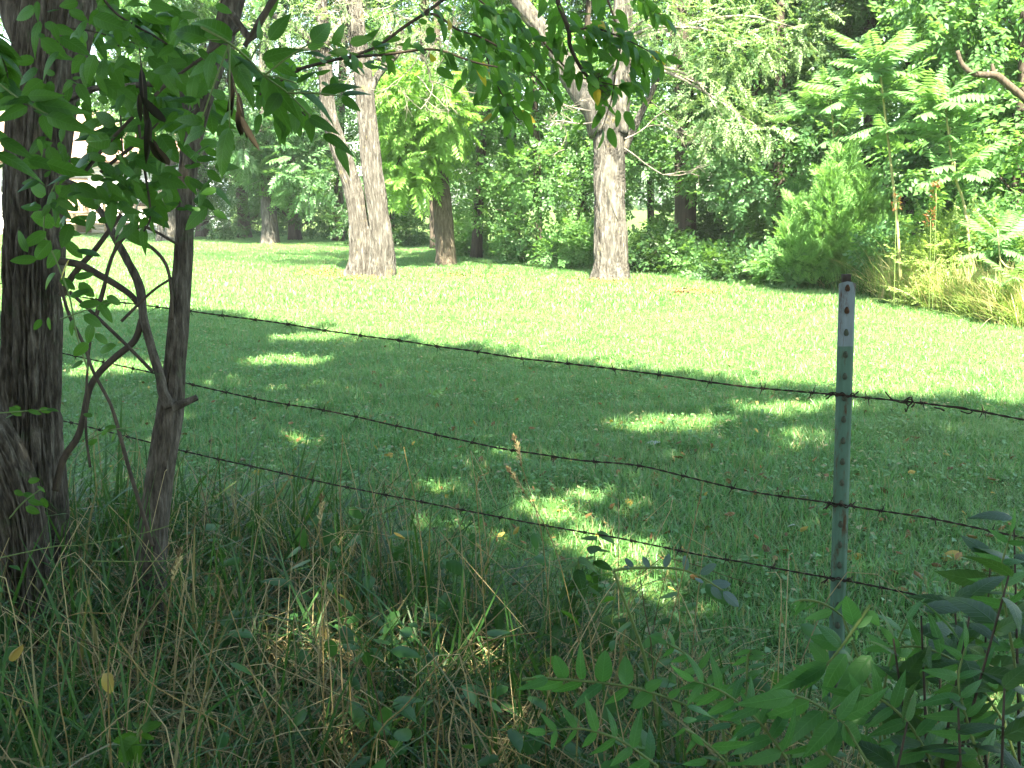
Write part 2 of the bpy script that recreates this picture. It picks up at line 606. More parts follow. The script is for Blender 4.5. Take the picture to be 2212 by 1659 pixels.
def add_foliage(name, parent, clumps, templates, size, mat, **k):
    V, F = foliage(clumps, templates, size, **k)
    return part(name, make_mesh(name, V - np.array(parent.location), F, mat, smooth=False), parent, kind="stuff")


def limb_to(parent, a, b, r0, r1, mat, sag=.15, seg=8):
    a, b = np.array(a), np.array(b)
    m = (a + b) / 2 + np.array([rng.normal(0, .08), rng.normal(0, .08), sag]) * np.linalg.norm(b - a)
    return tube_part("limb", parent, [a, m, b], [r0, (r0 + r1) / 2, r1], mat, seg=seg, n=10)


def bare_twigs(starts, depth=3, length=.6, r=.012, spread=.7, seed=1, seg=4):
    """dead twiggy branching as one mesh builder; starts: (point, direction)"""
    g = np.random.default_rng(seed)
    mb = MB()

    def grow(p, d, L, rr, k):
        n = 4
        P = [np.array(p)]
        dd = norm(d)
        for i in range(n):
            dd = norm(dd + g.normal(0, .18, 3))
            P.append(P[-1] + dd * L / n)
        mb.tube(P, np.linspace(rr, rr * .55, len(P)), seg=seg, n=7, cap=False)
        if k > 0:
            for i in range(g.integers(2, 5)):
                j = g.integers(2, n + 1)
                grow(P[j], norm(dd + g.normal(0, spread, 3)), L * g.uniform(.45, .75), rr * .6, k - 1)
    for p, d in starts:
        grow(p, d, length, r, depth)
    return mb


# ================================================================== ground
def gz(x, y):
    p = np.column_stack([np.asarray(x, float).ravel() * .35, np.asarray(y, float).ravel() * .35, np.zeros(np.size(x))])
    return ((vnoise(p) - .5) * .03).reshape(np.shape(x))


def ground_mat():
    m, nt = nodes_of("lawn_soil")
    geo = N(nt, "ShaderNodeNewGeometry")
    n1 = noise(nt, geo.outputs["Position"], 55, 6, .7)
    n2 = noise(nt, geo.outputs["Position"], .9, 4, .6)
    c = ramp(nt, n1, [(.3, (.03, .05, .015)), (.5, (.06, .11, .028)), (.7, (.12, .17, .05))])
    c = mixc(nt, mth(nt, 'MULTIPLY', mth(nt, 'SUBTRACT', n2, .56, clamp=True), 4, clamp=True), c, (.13, .12, .055))
    # unmown strip on the viewer's side of the fence: brown soil plus painted shade
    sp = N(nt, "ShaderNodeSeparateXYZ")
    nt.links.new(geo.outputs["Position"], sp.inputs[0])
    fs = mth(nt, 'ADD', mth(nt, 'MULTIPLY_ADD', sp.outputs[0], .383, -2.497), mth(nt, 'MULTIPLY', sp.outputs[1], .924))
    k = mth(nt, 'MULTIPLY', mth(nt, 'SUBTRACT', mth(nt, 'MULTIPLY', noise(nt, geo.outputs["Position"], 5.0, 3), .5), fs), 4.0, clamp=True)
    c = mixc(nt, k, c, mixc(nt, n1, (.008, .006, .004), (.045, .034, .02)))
    pr = N(nt, "ShaderNodeBsdfPrincipled")
    nt.links.new(c, pr.inputs["Base Color"])
    pr.inputs["Roughness"].default_value = .95
    pr.inputs["Specular IOR Level"].default_value = .1
    b = N(nt, "ShaderNodeBump")
    b.inputs["Strength"].default_value = .6
    b.inputs["Distance"].default_value = .03
    nt.links.new(n1, b.inputs["Height"])
    nt.links.new(b.outputs[0], pr.inputs["Normal"])
    out = N(nt, "ShaderNodeOutputMaterial")
    nt.links.new(pr.outputs[0], out.inputs[0])
    return m


gxs = np.concatenate([[-190, -120, -80], np.linspace(-40, 40, 161), [80, 120, 190]])
gys = np.concatenate([[-60, -40, -20], np.linspace(-8, 60, 137), [90, 120, 190]])
GX, GY = np.meshgrid(gxs, gys)
Vg = np.column_stack([GX.ravel(), GY.ravel(), gz(GX, GY).ravel()])
nx, ny = len(gxs), len(gys)
ii = (np.arange(ny - 1)[:, None] * nx + np.arange(nx - 1)[None]).ravel()
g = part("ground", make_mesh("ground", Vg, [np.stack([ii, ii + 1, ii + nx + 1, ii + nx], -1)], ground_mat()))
tag(g, kind="structure")


# ------------------------------------------------------------------ grass: tufts on points
def blade_set(n, rad, hmin, hmax, w, lean=.35, segs=2, seed=0, bend=.5, disc=True):
    g = np.random.default_rng(seed)
    a = g.uniform(0, 2 * np.pi, n)
    rr = rad * np.sqrt(g.uniform(0, 1, n))
    base = np.column_stack([rr * np.cos(a), rr * np.sin(a), np.zeros(n)])
    az = g.uniform(0, 2 * np.pi, n)
    h = g.uniform(hmin, hmax, n)
    ln = np.abs(g.normal(0, lean, n)) + .05
    d = np.column_stack([np.cos(az), np.sin(az), np.zeros(n)])
    side = np.column_stack([-np.sin(az), np.cos(az), np.zeros(n)])
    tw = g.uniform(-.8, .8, n)[:, None]
    side = side * np.cos(tw) + d * np.sin(tw)
    rows = []
    for k in range(segs + 1):
        t = k / segs
        o = d * (h * (ln * t + bend * ln * t * t * 1.6))[:, None]
        z = h * t * np.clip(1 - .45 * (ln * t) ** 2 - .3 * bend * ln * t * t, .1, 1)
        c = base + o + np.array([0, 0, 1]) * z[:, None]
        ww = (w * g.uniform(.7, 1.3, n) * (1 - t) ** .6)[:, None]
        rows += [c - side * ww / 2, c + side * ww / 2] if k < segs else [c]
    k = len(rows)
    V = np.stack(rows, 1).reshape(-1, 3)
    o = np.arange(n)[:, None] * k
    q = [np.array([2 * s, 2 * s + 1, 2 * s + 3, 2 * s + 2]) + o for s in range(segs - 1)]
    t3 = np.array([2 * segs - 2, 2 * segs - 1, 2 * segs]) + o
    return V, ([np.concatenate(q)] if q else []) + [t3]


def gn_scatter(name, P, rotz, scl, idx, variants, tilt=0.0):
    """one object that instances the variant meshes on points (uncountable ground cover only)"""
    me = bpy.data.meshes.new(name)
    me.vertices.add(len(P))
    me.vertices.foreach_set("co", np.asarray(P, np.float32).ravel())
    rot = np.column_stack([rng.normal(0, tilt, len(P)), rng.normal(0, tilt, len(P)), rotz]).astype(np.float32)
    a = me.attributes.new("rot", 'FLOAT_VECTOR', 'POINT'); a.data.foreach_set("vector", rot.ravel())
    a = me.attributes.new("scl", 'FLOAT', 'POINT'); a.data.foreach_set("value", np.asarray(scl, np.float32))
    a = me.attributes.new("idx", 'INT', 'POINT'); a.data.foreach_set("value", np.asarray(idx, np.int32))
    c = bpy.data.collections.new(name + "_tufts")
    for k, vm in enumerate(variants):
        c.objects.link(bpy.data.objects.new("%s_tuft_%02d" % (name, k), vm))
    o = part(name, me)
    ng = bpy.data.node_groups.new(name + "_nodes", 'GeometryNodeTree')
    ng.interface.new_socket("Geometry", in_out='INPUT', socket_type='NodeSocketGeometry')
    ng.interface.new_socket("Geometry", in_out='OUTPUT', socket_type='NodeSocketGeometry')
    gi, go = ng.nodes.new("NodeGroupInput"), ng.nodes.new("NodeGroupOutput")
    ci = ng.nodes.new("GeometryNodeCollectionInfo")
    ci.inputs["Collection"].default_value = c
    ci.inputs["Separate Children"].default_value = True
    ci.inputs["Reset Children"].default_value = True
    iop = ng.nodes.new("GeometryNodeInstanceOnPoints")
    iop.inputs["Pick Instance"].default_value = True

    def attr(nm, typ):
        n = ng.nodes.new("GeometryNodeInputNamedAttribute")
        n.data_type = typ
        n.inputs["Name"].default_value = nm
        return n.outputs["Attribute"]
    L = ng.links.new
    L(gi.outputs[0], iop.inputs["Points"])
    L(ci.outputs[0], iop.inputs["Instance"])
    L(attr("idx", 'INT'), iop.inputs["Instance Index"])
    L(attr("rot", 'FLOAT_VECTOR'), iop.inputs["Rotation"])
    L(attr("scl", 'FLOAT'), iop.inputs["Scale"])
    L(iop.outputs[0], go.inputs[0])
    md = o.modifiers.new("scatter", 'NODES')
    md.node_group = ng
    return tag(o, kind="stuff")


# the woods edge runs from far left to near right; nothing is mown beyond it
EDGE = [GR(-500, 486)[:2], GR(430, 500)[:2], GR(900, 528)[:2], GR(1160, 566)[:2], GR(1420, 592)[:2], GR(1700, 618)[:2], GR(1900, 645)[:2], GR(2230, 700)[:2], np.array([7.5, 6.0])]
EDGE = np.array(EDGE)


def edge_y(x):
    """Y of the woods edge at X"""
    return np.interp(x, EDGE[:, 0], EDGE[:, 1])


def in_view(x, y, m=1.0):
    return (np.abs(x) < .53 * y + m)


FD = norm(np.array([-1.81, .75]))            # fence line: from the post to the upper left


def fence_side(x, y):
    """distance beyond the fence line (positive on the lawn side)"""
    return (np.asarray(x) - .826) * .383 + (np.asarray(y) - 2.36) * .924


def lawn_tile(size, n, hmin, hmax, w, seed, clover=0, segs=2):
    """one square of mown turf: blades in loose clumps, a few clover leaves"""
    g_ = np.random.default_rng(seed)
    V, F = blade_set(n, 1.0, hmin, hmax, w, lean=.5, segs=segs, seed=seed)
    k = len(V) // n
    xy = g_.uniform(-size / 2, size / 2, (n, 2))
    cl = vnoise(np.column_stack([xy * 7 + 50 * seed, np.zeros(n)]))
    hs = .65 + .7 * cl
    B = V.reshape(n, k, 3)
    base = B[:, 0:2, :].mean(1)
    B = B - np.concatenate([base[:, :2], np.zeros((n, 1))], 1)[:, None, :]
    B = B * hs[:, None, None]
    B = B + np.concatenate([xy, np.zeros((n, 1))], 1)[:, None, :]
    out = [(B.reshape(-1, 3), F)]
    if clover:
        c = g_.uniform(-size / 2, size / 2, (clover // 12, 2))
        Pc = np.concatenate([np.repeat(c, 12, 0) + g_.normal(0, .05, (clover // 12 * 12, 2)), g_.uniform(.02, .055, (clover // 12 * 12, 1))], 1)
        m = len(Pc)
        Yc = np.column_stack([g_.normal(size=m), g_.normal(size=m), g_.normal(0, .25, m)])
        out.append(scatter(rhomb(.75, .1), frames(Yc, np.column_stack([g_.normal(0, .35, m), g_.normal(0, .35, m), np.ones(m)])), Pc, g_.uniform(.014, .034, m)))
    V, F = merge(out)
    return make_mesh("lawn_tile", V, F, M_LAWN, smooth=False)


lawn_var = [lawn_tile(1.0, 6500, .03, .075, .0048, 40 + k, clover=420) for k in range(5)] + [lawn_tile(2.0, 8000, .035, .08, .011, 60 + k, clover=0) for k in range(4)]


def lawn_points():
    X, Y, I = [], [], []
    for x in np.arange(-9.5, 10, 1.0):
        for y in np.arange(2.5, 12, 1.0):
            if in_view(x, y, 1.9) and y < edge_y(x) + 1.5:
                X.append(x); Y.append(y); I.append(rng.integers(0, 5))
    for x in np.arange(-25, 12, 2.0):
        for y in np.arange(13, 40, 2.0):
            if in_view(x, y, 3) and y < edge_y(x) + 2.5:
                X.append(x); Y.append(y); I.append(rng.integers(5, 9))
    return np.array(X), np.array(Y), np.array(I)


lx, ly, li = lawn_points()
gn_scatter("lawn_grass", np.column_stack([lx, ly, gz(lx, ly)]), rng.integers(0, 4, len(lx)) * math.pi / 2, np.ones(len(lx)), li, lawn_var)


# ================================================================== house
def house():
    Z = 38.0
    base = PX(140, 490, Z)
    u = m_per_px(Z)
    h = root("house", (base[0], base[1], 0), "white clapboard house with a brown roof seen through the branches beyond the lawn", "house")
    L = np.array(h.location)
    x0, x1, H, D = -6.4, 4.35, 2.75, 7.0
    wb = MB()
    wb.box(((x0 + x1) / 2, D / 2, H / 2), (x1 - x0, D, H))
    # gable triangle on the end that faces the woods
    part("wall", wb.mesh("wall", M_SIDING, smooth=False), h)
    bm = MB().box((0, 0, 0), (x1 - x0 + .03, .025, .118), Matrix.Rotation(R(6), 3, 'X')).mesh("siding_board", M_SIDING, smooth=False)
    for k in range(22):
        o = part("siding_board", bm, h)
        o.location = ((x0 + x1) / 2, -.02, .1 + k * .122)
    gb = MB().box((0, 0, 0), (.025, D + .03, .118)).mesh("siding_board", M_SIDING, smooth=False)
    for k in range(22):
        o = part("siding_board", gb, h)
        o.location = (x1 + .012, D / 2, .1 + k * .122)
    rf = MB()
    rise, ov = 1.9, .45
    prof = np.array([[-ov, H - .12], [D / 2, H + rise], [D + ov, H - .12], [D + ov, H + .05], [D / 2, H + rise + .2], [-ov, H + .05]])
    V = np.array([[x, p[0], p[1]] for x in (x0 - .35, x1 + .35) for p in prof])
    F = [[0, 1, 4, 5], [1, 2, 3, 4], [6, 11, 10, 7], [7, 10, 9, 8], [0, 6, 7, 1], [1, 7, 8, 2], [2, 8, 9, 3], [3, 9, 10, 4], [4, 10, 11, 5], [5, 11, 6, 0]]
    rf.add(V, F)
    part("roof", rf.mesh("roof", M_ROOF, smooth=False), h)
    for gx in (x1 - .02, x0 + .02):
        V = np.array([[gx + s, y, z] for s in (-.05, .05) for y, z in ((0.02, H), (D - .02, H), (D / 2, H + rise - .12))])
        gm = MB().add(V, [[0, 1, 2], [3, 5, 4]]).add(V, [[0, 2, 5, 3], [1, 4, 5, 2]])
        part("gable_wall", gm.mesh("gable_wall", M_SIDING, smooth=False), h)
    for wx in (-4.6, -1.9, 2.9):
        w = part("window", MB().box((wx, -.05, 1.55), (.95, .05, 1.15)).mesh("window", M_SIDING, smooth=False), h)
        part("pane", MB().box((wx, -.085, 1.82), (.75, .02, .45)).mesh("pane", M_GLASS, smooth=False), w)
        part("pane", MB().box((wx, -.085, 1.29), (.75, .02, .45)).mesh("pane", M_GLASS, smooth=False), w)
    d = part("door", MB().box((.55, -.05, 1.1), (.95, .06, 2.05)).mesh("door", M_DECK, smooth=False), h)
    part("handle", MB().box((.9, -.11, 1.05), (.05, .06, .12)).mesh("handle", M_RUST, smooth=False), d)
    # wooden deck, rail and stone steps
    dk = root("wooden_deck", (base[0] + 1.2, base[1] - 1.9, 0), "tan wooden deck with a railing standing against the white house", "deck")
    pm = MB().box((0, 0, 0), (4.6, .14, .035)).mesh("deck_plank", M_DECK, smooth=False)
    for k in range(11):
        o = part("deck_plank", pm, dk)
        o.location = (0, .12 + k * .155, .55)
    pp = MB().box((0, 0, .75), (.09, .09, 1.5)).mesh("post", M_DECK, smooth=False)
    for x in (-2.25, -1.1, 0, 1.1, 2.25):
        o = part("post", pp, dk)
        o.location = (x, .06, 0)
    rm = MB().box((0, 0, 0), (4.6, .06, .09)).mesh("rail", M_DECK, smooth=False)
    for z in (.45, .85, 1.42):
        o = part("rail", rm, dk)
        o.location = (0, -.02, z)
    bl = MB().box((0, 0, 0), (.035, .035, .5)).mesh("baluster", M_DECK, smooth=False)
    for k in range(30):
        o = part("baluster", bl, dk)
        o.location = (-2.15 + k * .148, .03, 1.13)
    st = root("stone_steps", (base[0] - 2.6, base[1] - 1.3, 0), "pale stone steps below the white house beside the deck", "steps")
    for k in range(3):
        part("step", MB().box((0, k * .35, .09 + .17 * k), (1.8, .36, .17)).mesh("step", M_STONE, smooth=False), st)


house()


# ================================================================== trees on the lawn
def big_crown(cx, cy, z0, z1, rad, n, g):
    out = []
    for _ in range(n):
        a, r = g.uniform(0, 6.28), rad * math.sqrt(g.uniform(.05, 1))
        z = g.uniform(z0, z1)
        s = g.uniform(.7, 1.2)
        out.append(((cx + r * math.cos(a), cy + r * math.sin(a), z), (s, s, s * .6), 60))
    return out


def connect(t, tips, clumps, r0, mat, every=2):
    for i, (c, r, n) in enumerate(clumps):
        if i % every == 0:
            a = min(tips, key=lambda p: np.linalg.norm(np.array(p) - np.array(c)))
            limb_to(t, a, c, r0, .012, mat)


def lawn_trees():
    g = np.random.default_rng(5)
    # --- tall tree with the long pale scar -----------------------------------
    Z = GZ(1318, 606)
    u = m_per_px(Z)
    b = PX(1318, 606, Z)
    t = root("tree", (b[0], b[1], 0), "thick grey trunk with a long pale bare scar, forking high, beside the woods", "tree")
    P = PATH([(1320, 620), (1319, 560), (1317, 450), (1316, 340), (1313, 265), (1308, 225)], Z)
    V, F, C, rr = tube(P, np.array([40, 35, 33, 32, 34, 28]) * u, seg=144, n=220, bark=.045, kth=11, ks=1.3, flare=(.15, .22, 5))
    tr = part("trunk", make_mesh("trunk", V - np.array(t.location), [F], M_BARKT), t)
    # bare scar: a tongue of wood laid on the bark where the trunk faces the lawn
    from mathutils.bvhtree import BVHTree
    bvh = BVHTree.FromPolygons([tuple(v) for v in V], [tuple(f) for f in F])
    ctr = smooth_path([(1316, 334, 0), (1319, 352, 0), (1314, 380, 0), (1318, 408, 0), (1325, 440, 0), (1334, 474, 0)], 40)
    wd = np.interp(np.linspace(0, 1, 40), np.linspace(0, 1, 6), [5, 13, 10, 8, 6, 1.5])
    sv = []
    for c, w in zip(ctr, wd):
        for q in np.linspace(-1, 1, 9):
            o = Vector(CP)
            d = Vector(norm(PX(c[0] + q * w, c[1], Z) - CP))
            hit = bvh.ray_cast(o, d)[0]
            sv.append(np.array(hit) - np.array(d) * (.004 + .02 * (1 - q * q)))
    sc = MB()
    i = (np.arange(39)[:, None] * 9 + np.arange(8)[None]).ravel()
    sc.add(np.array(sv), np.stack([i, i + 1, i + 10, i + 9], -1))
    part("bare_wood", sc.mesh("bare_wood", M_BAREW, t.location), t)
    for pts, w in (([(1306, 285), (1285, 235), (1245, 185), (1205, 115), (1170, 65), (1120, 0), (1075, -75), (1030, -190)], [36, 30, 24, 21, 19, 17, 14, 9]),
                   ([(1326, 290), (1334, 215), (1340, 120), (1346, 10), (1352, -140), (1352, -300)], [32, 27, 24, 20, 16, 10]),
                   ([(1345, 330), (1365, 285), (1385, 245), (1400, 215), (1440, 130)], [9, 8, 7, 6, 3])):
        V, F = tube(PATH(pts, Z), np.array(w) * u, seg=40, n=70, bark=.02, kth=7, ks=1.6)[:2]
        part("limb", make_mesh("limb", V - np.array(t.location), [F], M_BARKT), t)
    tw = bare_twigs([(PX(1275, 240, Z - .3), (-.6, -.3, .3)), (PX(1290, 262, Z - .3), (-.8, 0, -.2)), (PX(1350, 300, Z - .2), (.9, 0, .3)), (PX(1348, 320, Z - .2), (.8, -.2, -.3)),
                     (PX(1350, 60, Z), (.8, 0, .2)), (PX(1400, 215, Z), (.8, 0, -.4))], 3, .8, .014, .6, 8)
    part("twig", tw.mesh("twig", M_TWIG, t.location), t, kind="stuff")
    cl = big_crown(b[0] - .5, b[1], 5.8, 10.5, 3.4, 15, g)
    tips = [PX(1030, -190, Z), PX(1352, -300, Z)]
    for c in cl[::3]:
        limb_to(t, tips[0] if c[0][0] < b[0] - .6 else tips[1], c[0], .05, .015, M_BARKT)
    # loose feathery pale foliage that hangs beside the trunk
    for x, y, rx, ry, n in ((1480, 60, 90, 70, 110), (1600, 90, 110, 70, 150), (1720, 60, 80, 60, 90), (1530, 190, 70, 50, 70), (1560, 250, 90, 45, 110), (1640, 275, 70, 35, 60), (1430, 30, 60, 50, 60)):
        cl.append((PX(x, y, Z - .5), (rx * u, .7, ry * u), n))
        limb_to(t, PX(1343, 90, Z) if y < 150 else PX(1342, 130, Z), PX(x, y, Z - .5), .04, .008, M_TWIG, sag=.1)
    add_foliage("foliage", t, cl, FINE, .42, M_PALE, droop=.3)

    # --- two-stemmed tree ----------------------------------------------------
    Z = GZ(805, 598)
    u = m_per_px(Z)
    b = PX(800, 598, Z)
    t = root("tree", (b[0], b[1], 0), "grey tree with twin trunks joined at the base, one leaning away, out on the lawn", "tree")
    V, F = tube(PATH([(824, 608), (826, 550), (816, 450), (803, 360), (790, 230), (778, 120), (764, 10), (756, -140)], Z - .15), np.array([27, 24, 22, 21, 20, 19, 17, 11]) * u,
                seg=120, n=220, bark=.04, kth=10, ks=1.3, flare=(.08, .2, 4))[:2]
    part("trunk", make_mesh("trunk", V - np.array(t.location), [F], M_BARKT), t)
    V, F = tube(PATH([(778, 606), (781, 555), (775, 485), (768, 431), (750, 369), (727, 305), (708, 235), (700, 100), (690, -60)], Z + .1), np.array([26, 23, 21, 20, 19, 18, 16, 13, 9]) * u,
                seg=120, n=220, bark=.04, kth=10, ks=1.3, flare=(.15, .22, 4))[:2]
    part("trunk", make_mesh("trunk", V - np.array(t.location), [F], M_BARKT), t)
    tube_part("limb", t, PATH([(794, 210), (815, 165), (840, 135), (862, 110), (870, 60)], Z - .15), np.array([9, 8, 7, 6, 3]) * u, M_BARKT, seg=12)
    tube_part("limb", t, PATH([(706, 195), (690, 120), (640, 60), (560, 20)], Z + .1), np.array([12, 10, 8, 5]) * u, M_BARKT, seg=12)
    tube_part("limb", t, PATH([(765, 20), (720, 75), (690, 100), (600, 110)], Z), np.array([10, 9, 7, 3]) * u, M_TWIG, seg=12)
    st = []
    for k in range(16):
        st.append((PX(g.uniform(680, 850), g.uniform(-40, 130), Z - .2), (g.normal(), g.normal() * .5, g.normal(.1, .7))))
    for k in range(7):
        st.append((PX(g.uniform(900, 960), g.uniform(120, 200), Z - .2), (g.normal(), g.normal() * .5, g.normal(-.1, .6))))
    part("twig", bare_twigs(st, 3, .65, .011, .75, 21).mesh("twig", M_TWIG, t.location), t, kind="stuff")
    cl = big_crown(b[0] - 3.0, b[1] + .3, 5.9, 9, 3.3, 22, g)
    for c in cl[::3]:
        limb_to(t, PX(756, -140, Z), c[0], .05, .015, M_BARKT)
    for x, y, rx, ry, n in ((620, 40, 90, 60, 100), (840, 20, 110, 60, 110), (930, 80, 70, 60, 80), (700, 20, 90, 40, 70), (560, 90, 60, 50, 50)):
        cl.append((PX(x, y, Z), (rx * u, .7, ry * u), n))
    add_foliage("foliage", t, cl, FINE, .42, M_PALE, droop=.3)

    # --- walnut with the bright fronds ---------------------------------------
    Z = GZ(962, 574)
    u = m_per_px(Z)
    b = PX(962, 574, Z)
    t = root("tree", (b[0], b[1], 0), "straight brown trunk under a bright yellow-green clump of feathery compound leaves", "tree")
    V, F = tube(PATH([(964, 580), (962, 540), (955, 440), (945, 350), (935, 290), (926, 200), (918, 60), (916, -120)], Z), np.array([23, 21, 20, 19, 18, 15, 11, 7]) * u,
                seg=64, n=130, bark=.012, kth=11, ks=2.2, flare=(.08, .15, 5))[:2]
    part("trunk", make_mesh("trunk", V - np.array(t.location), [F], M_BARKB), t)
    cl = []
    for x, y, rx, ry, n in ((860, 210, 45, 40, 60), (905, 230, 60, 45, 90), (960, 260, 45, 45, 70), (860, 290, 45, 40, 60), (900, 340, 55, 35, 70), (855, 360, 35, 30, 40), (880, 390, 40, 25, 40), (925, 175, 55, 40, 50), (840, 160, 40, 30, 30)):
        c = PX(x, y, Z - .9 + g.uniform(-.4, .4))
        cl.append((c, (rx * u, .6, ry * u), n))
        limb_to(t, PX(930, 260 if y > 220 else 180, Z), c, .04, .01, M_BARKD, sag=.12)
    cl += big_crown(b[0], b[1] + .8, 5.2, 9.5, 2.4, 9, g)
    for c in cl[9::3]:
        limb_to(t, PX(916, -120, Z), c[0], .04, .012, M_BARKD)
    add_foliage("foliage", t, cl, FRONDS, .5, M_BRIGHT, droop=.35, jitter=.4)

    # --- far lawn trees ------------------------------------------------------
    for x, yb, w, top, lab, clumps in (
        (583, 528, 17, (575, 330), "trunk with flared roots on the far lawn under drooping bluish-green foliage",
         ((540, 320, 60, 35, 90), (600, 300, 60, 40, 90), (640, 350, 45, 35, 60), (560, 250, 60, 45, 80), (640, 270, 55, 45, 80), (600, 385, 40, 25, 40), (690, 330, 35, 30, 30), (655, 400, 30, 30, 30), (500, 270, 40, 40, 40))),
        (362, 522, 21, (358, 320), "stout shaded trunk standing in front of the white house",
         ((300, 230, 70, 60, 110), (380, 200, 70, 60, 110), (330, 130, 90, 60, 120), (420, 260, 50, 40, 60), (240, 180, 60, 50, 70)))):
        Z = GZ(x, yb)
        u = m_per_px(Z)
        b = PX(x, yb, Z)
        t = root("tree", (b[0], b[1], 0), lab, "tree")
        P = PATH([(x, yb + 8), (x, yb - 40), ((x + top[0]) / 2, (yb + top[1]) / 2), top, (top[0] - 4, 150), (top[0], -60)], Z)
        V, F = tube(P, np.array([1.15, 1, .95, .9, .7, .35]) * w * u, seg=48, n=90, bark=.012, kth=9, ks=1.8, flare=(.16, .2, 5))[:2]
        part("trunk", make_mesh("trunk", V - np.array(t.location), [F], M_BARKT), t)
        cl = []
        for cx, cy, rx, ry, n in clumps:
            c = PX(cx, cy, Z - .6 + g.uniform(-.5, .5))
            cl.append((c, (rx * u, .9, ry * u), n))
            limb_to(t, PX(top[0], top[1] - 40, Z), c, .06, .012, M_BARKT)
        cl += big_crown(b[0], b[1] - 1.0, 6.8, 11, 3.6, 18, g)
        for c in cl[len(clumps)::4]:
            limb_to(t, PX(top[0], -60, Z), c[0], .06, .015, M_BARKT)
        add_foliage("foliage", t, cl, FRONDS, .62, M_BLUE if x > 500 else M_WOOD, droop=.3)


lawn_trees()


# ================================================================== the woods
def wood_tree(x, Z, w, h, mat, style, n, z0, rad, label, trunk_mat=None, lean=0.0, seed=0, size=None, name="woodland_tree", dens=70, dy=0.0):
    g = np.random.default_rng(100 + seed)
    u = m_per_px(Z)
    b = PX(x, 829.5, Z)
    t = root(name, (b[0], b[1], 0), label, "tree")
    r = w * u / 2
    P = [(b[0], b[1], -.1), (b[0] + lean * .3, b[1], h * .3), (b[0] + lean * .6 + g.normal(0, .1), b[1] + g.normal(0, .1), h * .6), (b[0] + lean, b[1], h)]
    tube_part("trunk", t, P, [r * 1.15, r, r * .75, r * .2], trunk_mat or M_BARKD, seg=14, n=26, bark=.01, flare=(r * .5, .25, 4))
    cl = []
    for k in range(n):
        a = g.uniform(0, 2 * np.pi)
        z = z0 + (h - z0) * ((k + g.uniform(0, 1)) / n)
        rr = rad * g.uniform(.35, 1) * (1 - .55 * max(0, (z - z0) / (h - z0)))
        s = g.uniform(.5, .85)
        f = z / h
        c = (b[0] + lean * f + rr * math.cos(a), b[1] + dy + rr * math.sin(a) + 1.6 * f * f, z)
        cl.append((c, (s, s, s * .62), dens * s / .68))
        if k % 2 == 0:
            limb_to(t, (b[0] + lean * min(f, .95), b[1], max(.4, z - .5)), c, max(.012, r * .3), .008, trunk_mat or M_BARKD, seg=6)
    T = {'broad': SPRAYS, 'fine': FINE, 'frond': FRONDS}[style]
    add_foliage("foliage", t, cl, T, size or {'broad': .34, 'fine': .42, 'frond': .5}[style], mat)
    return t


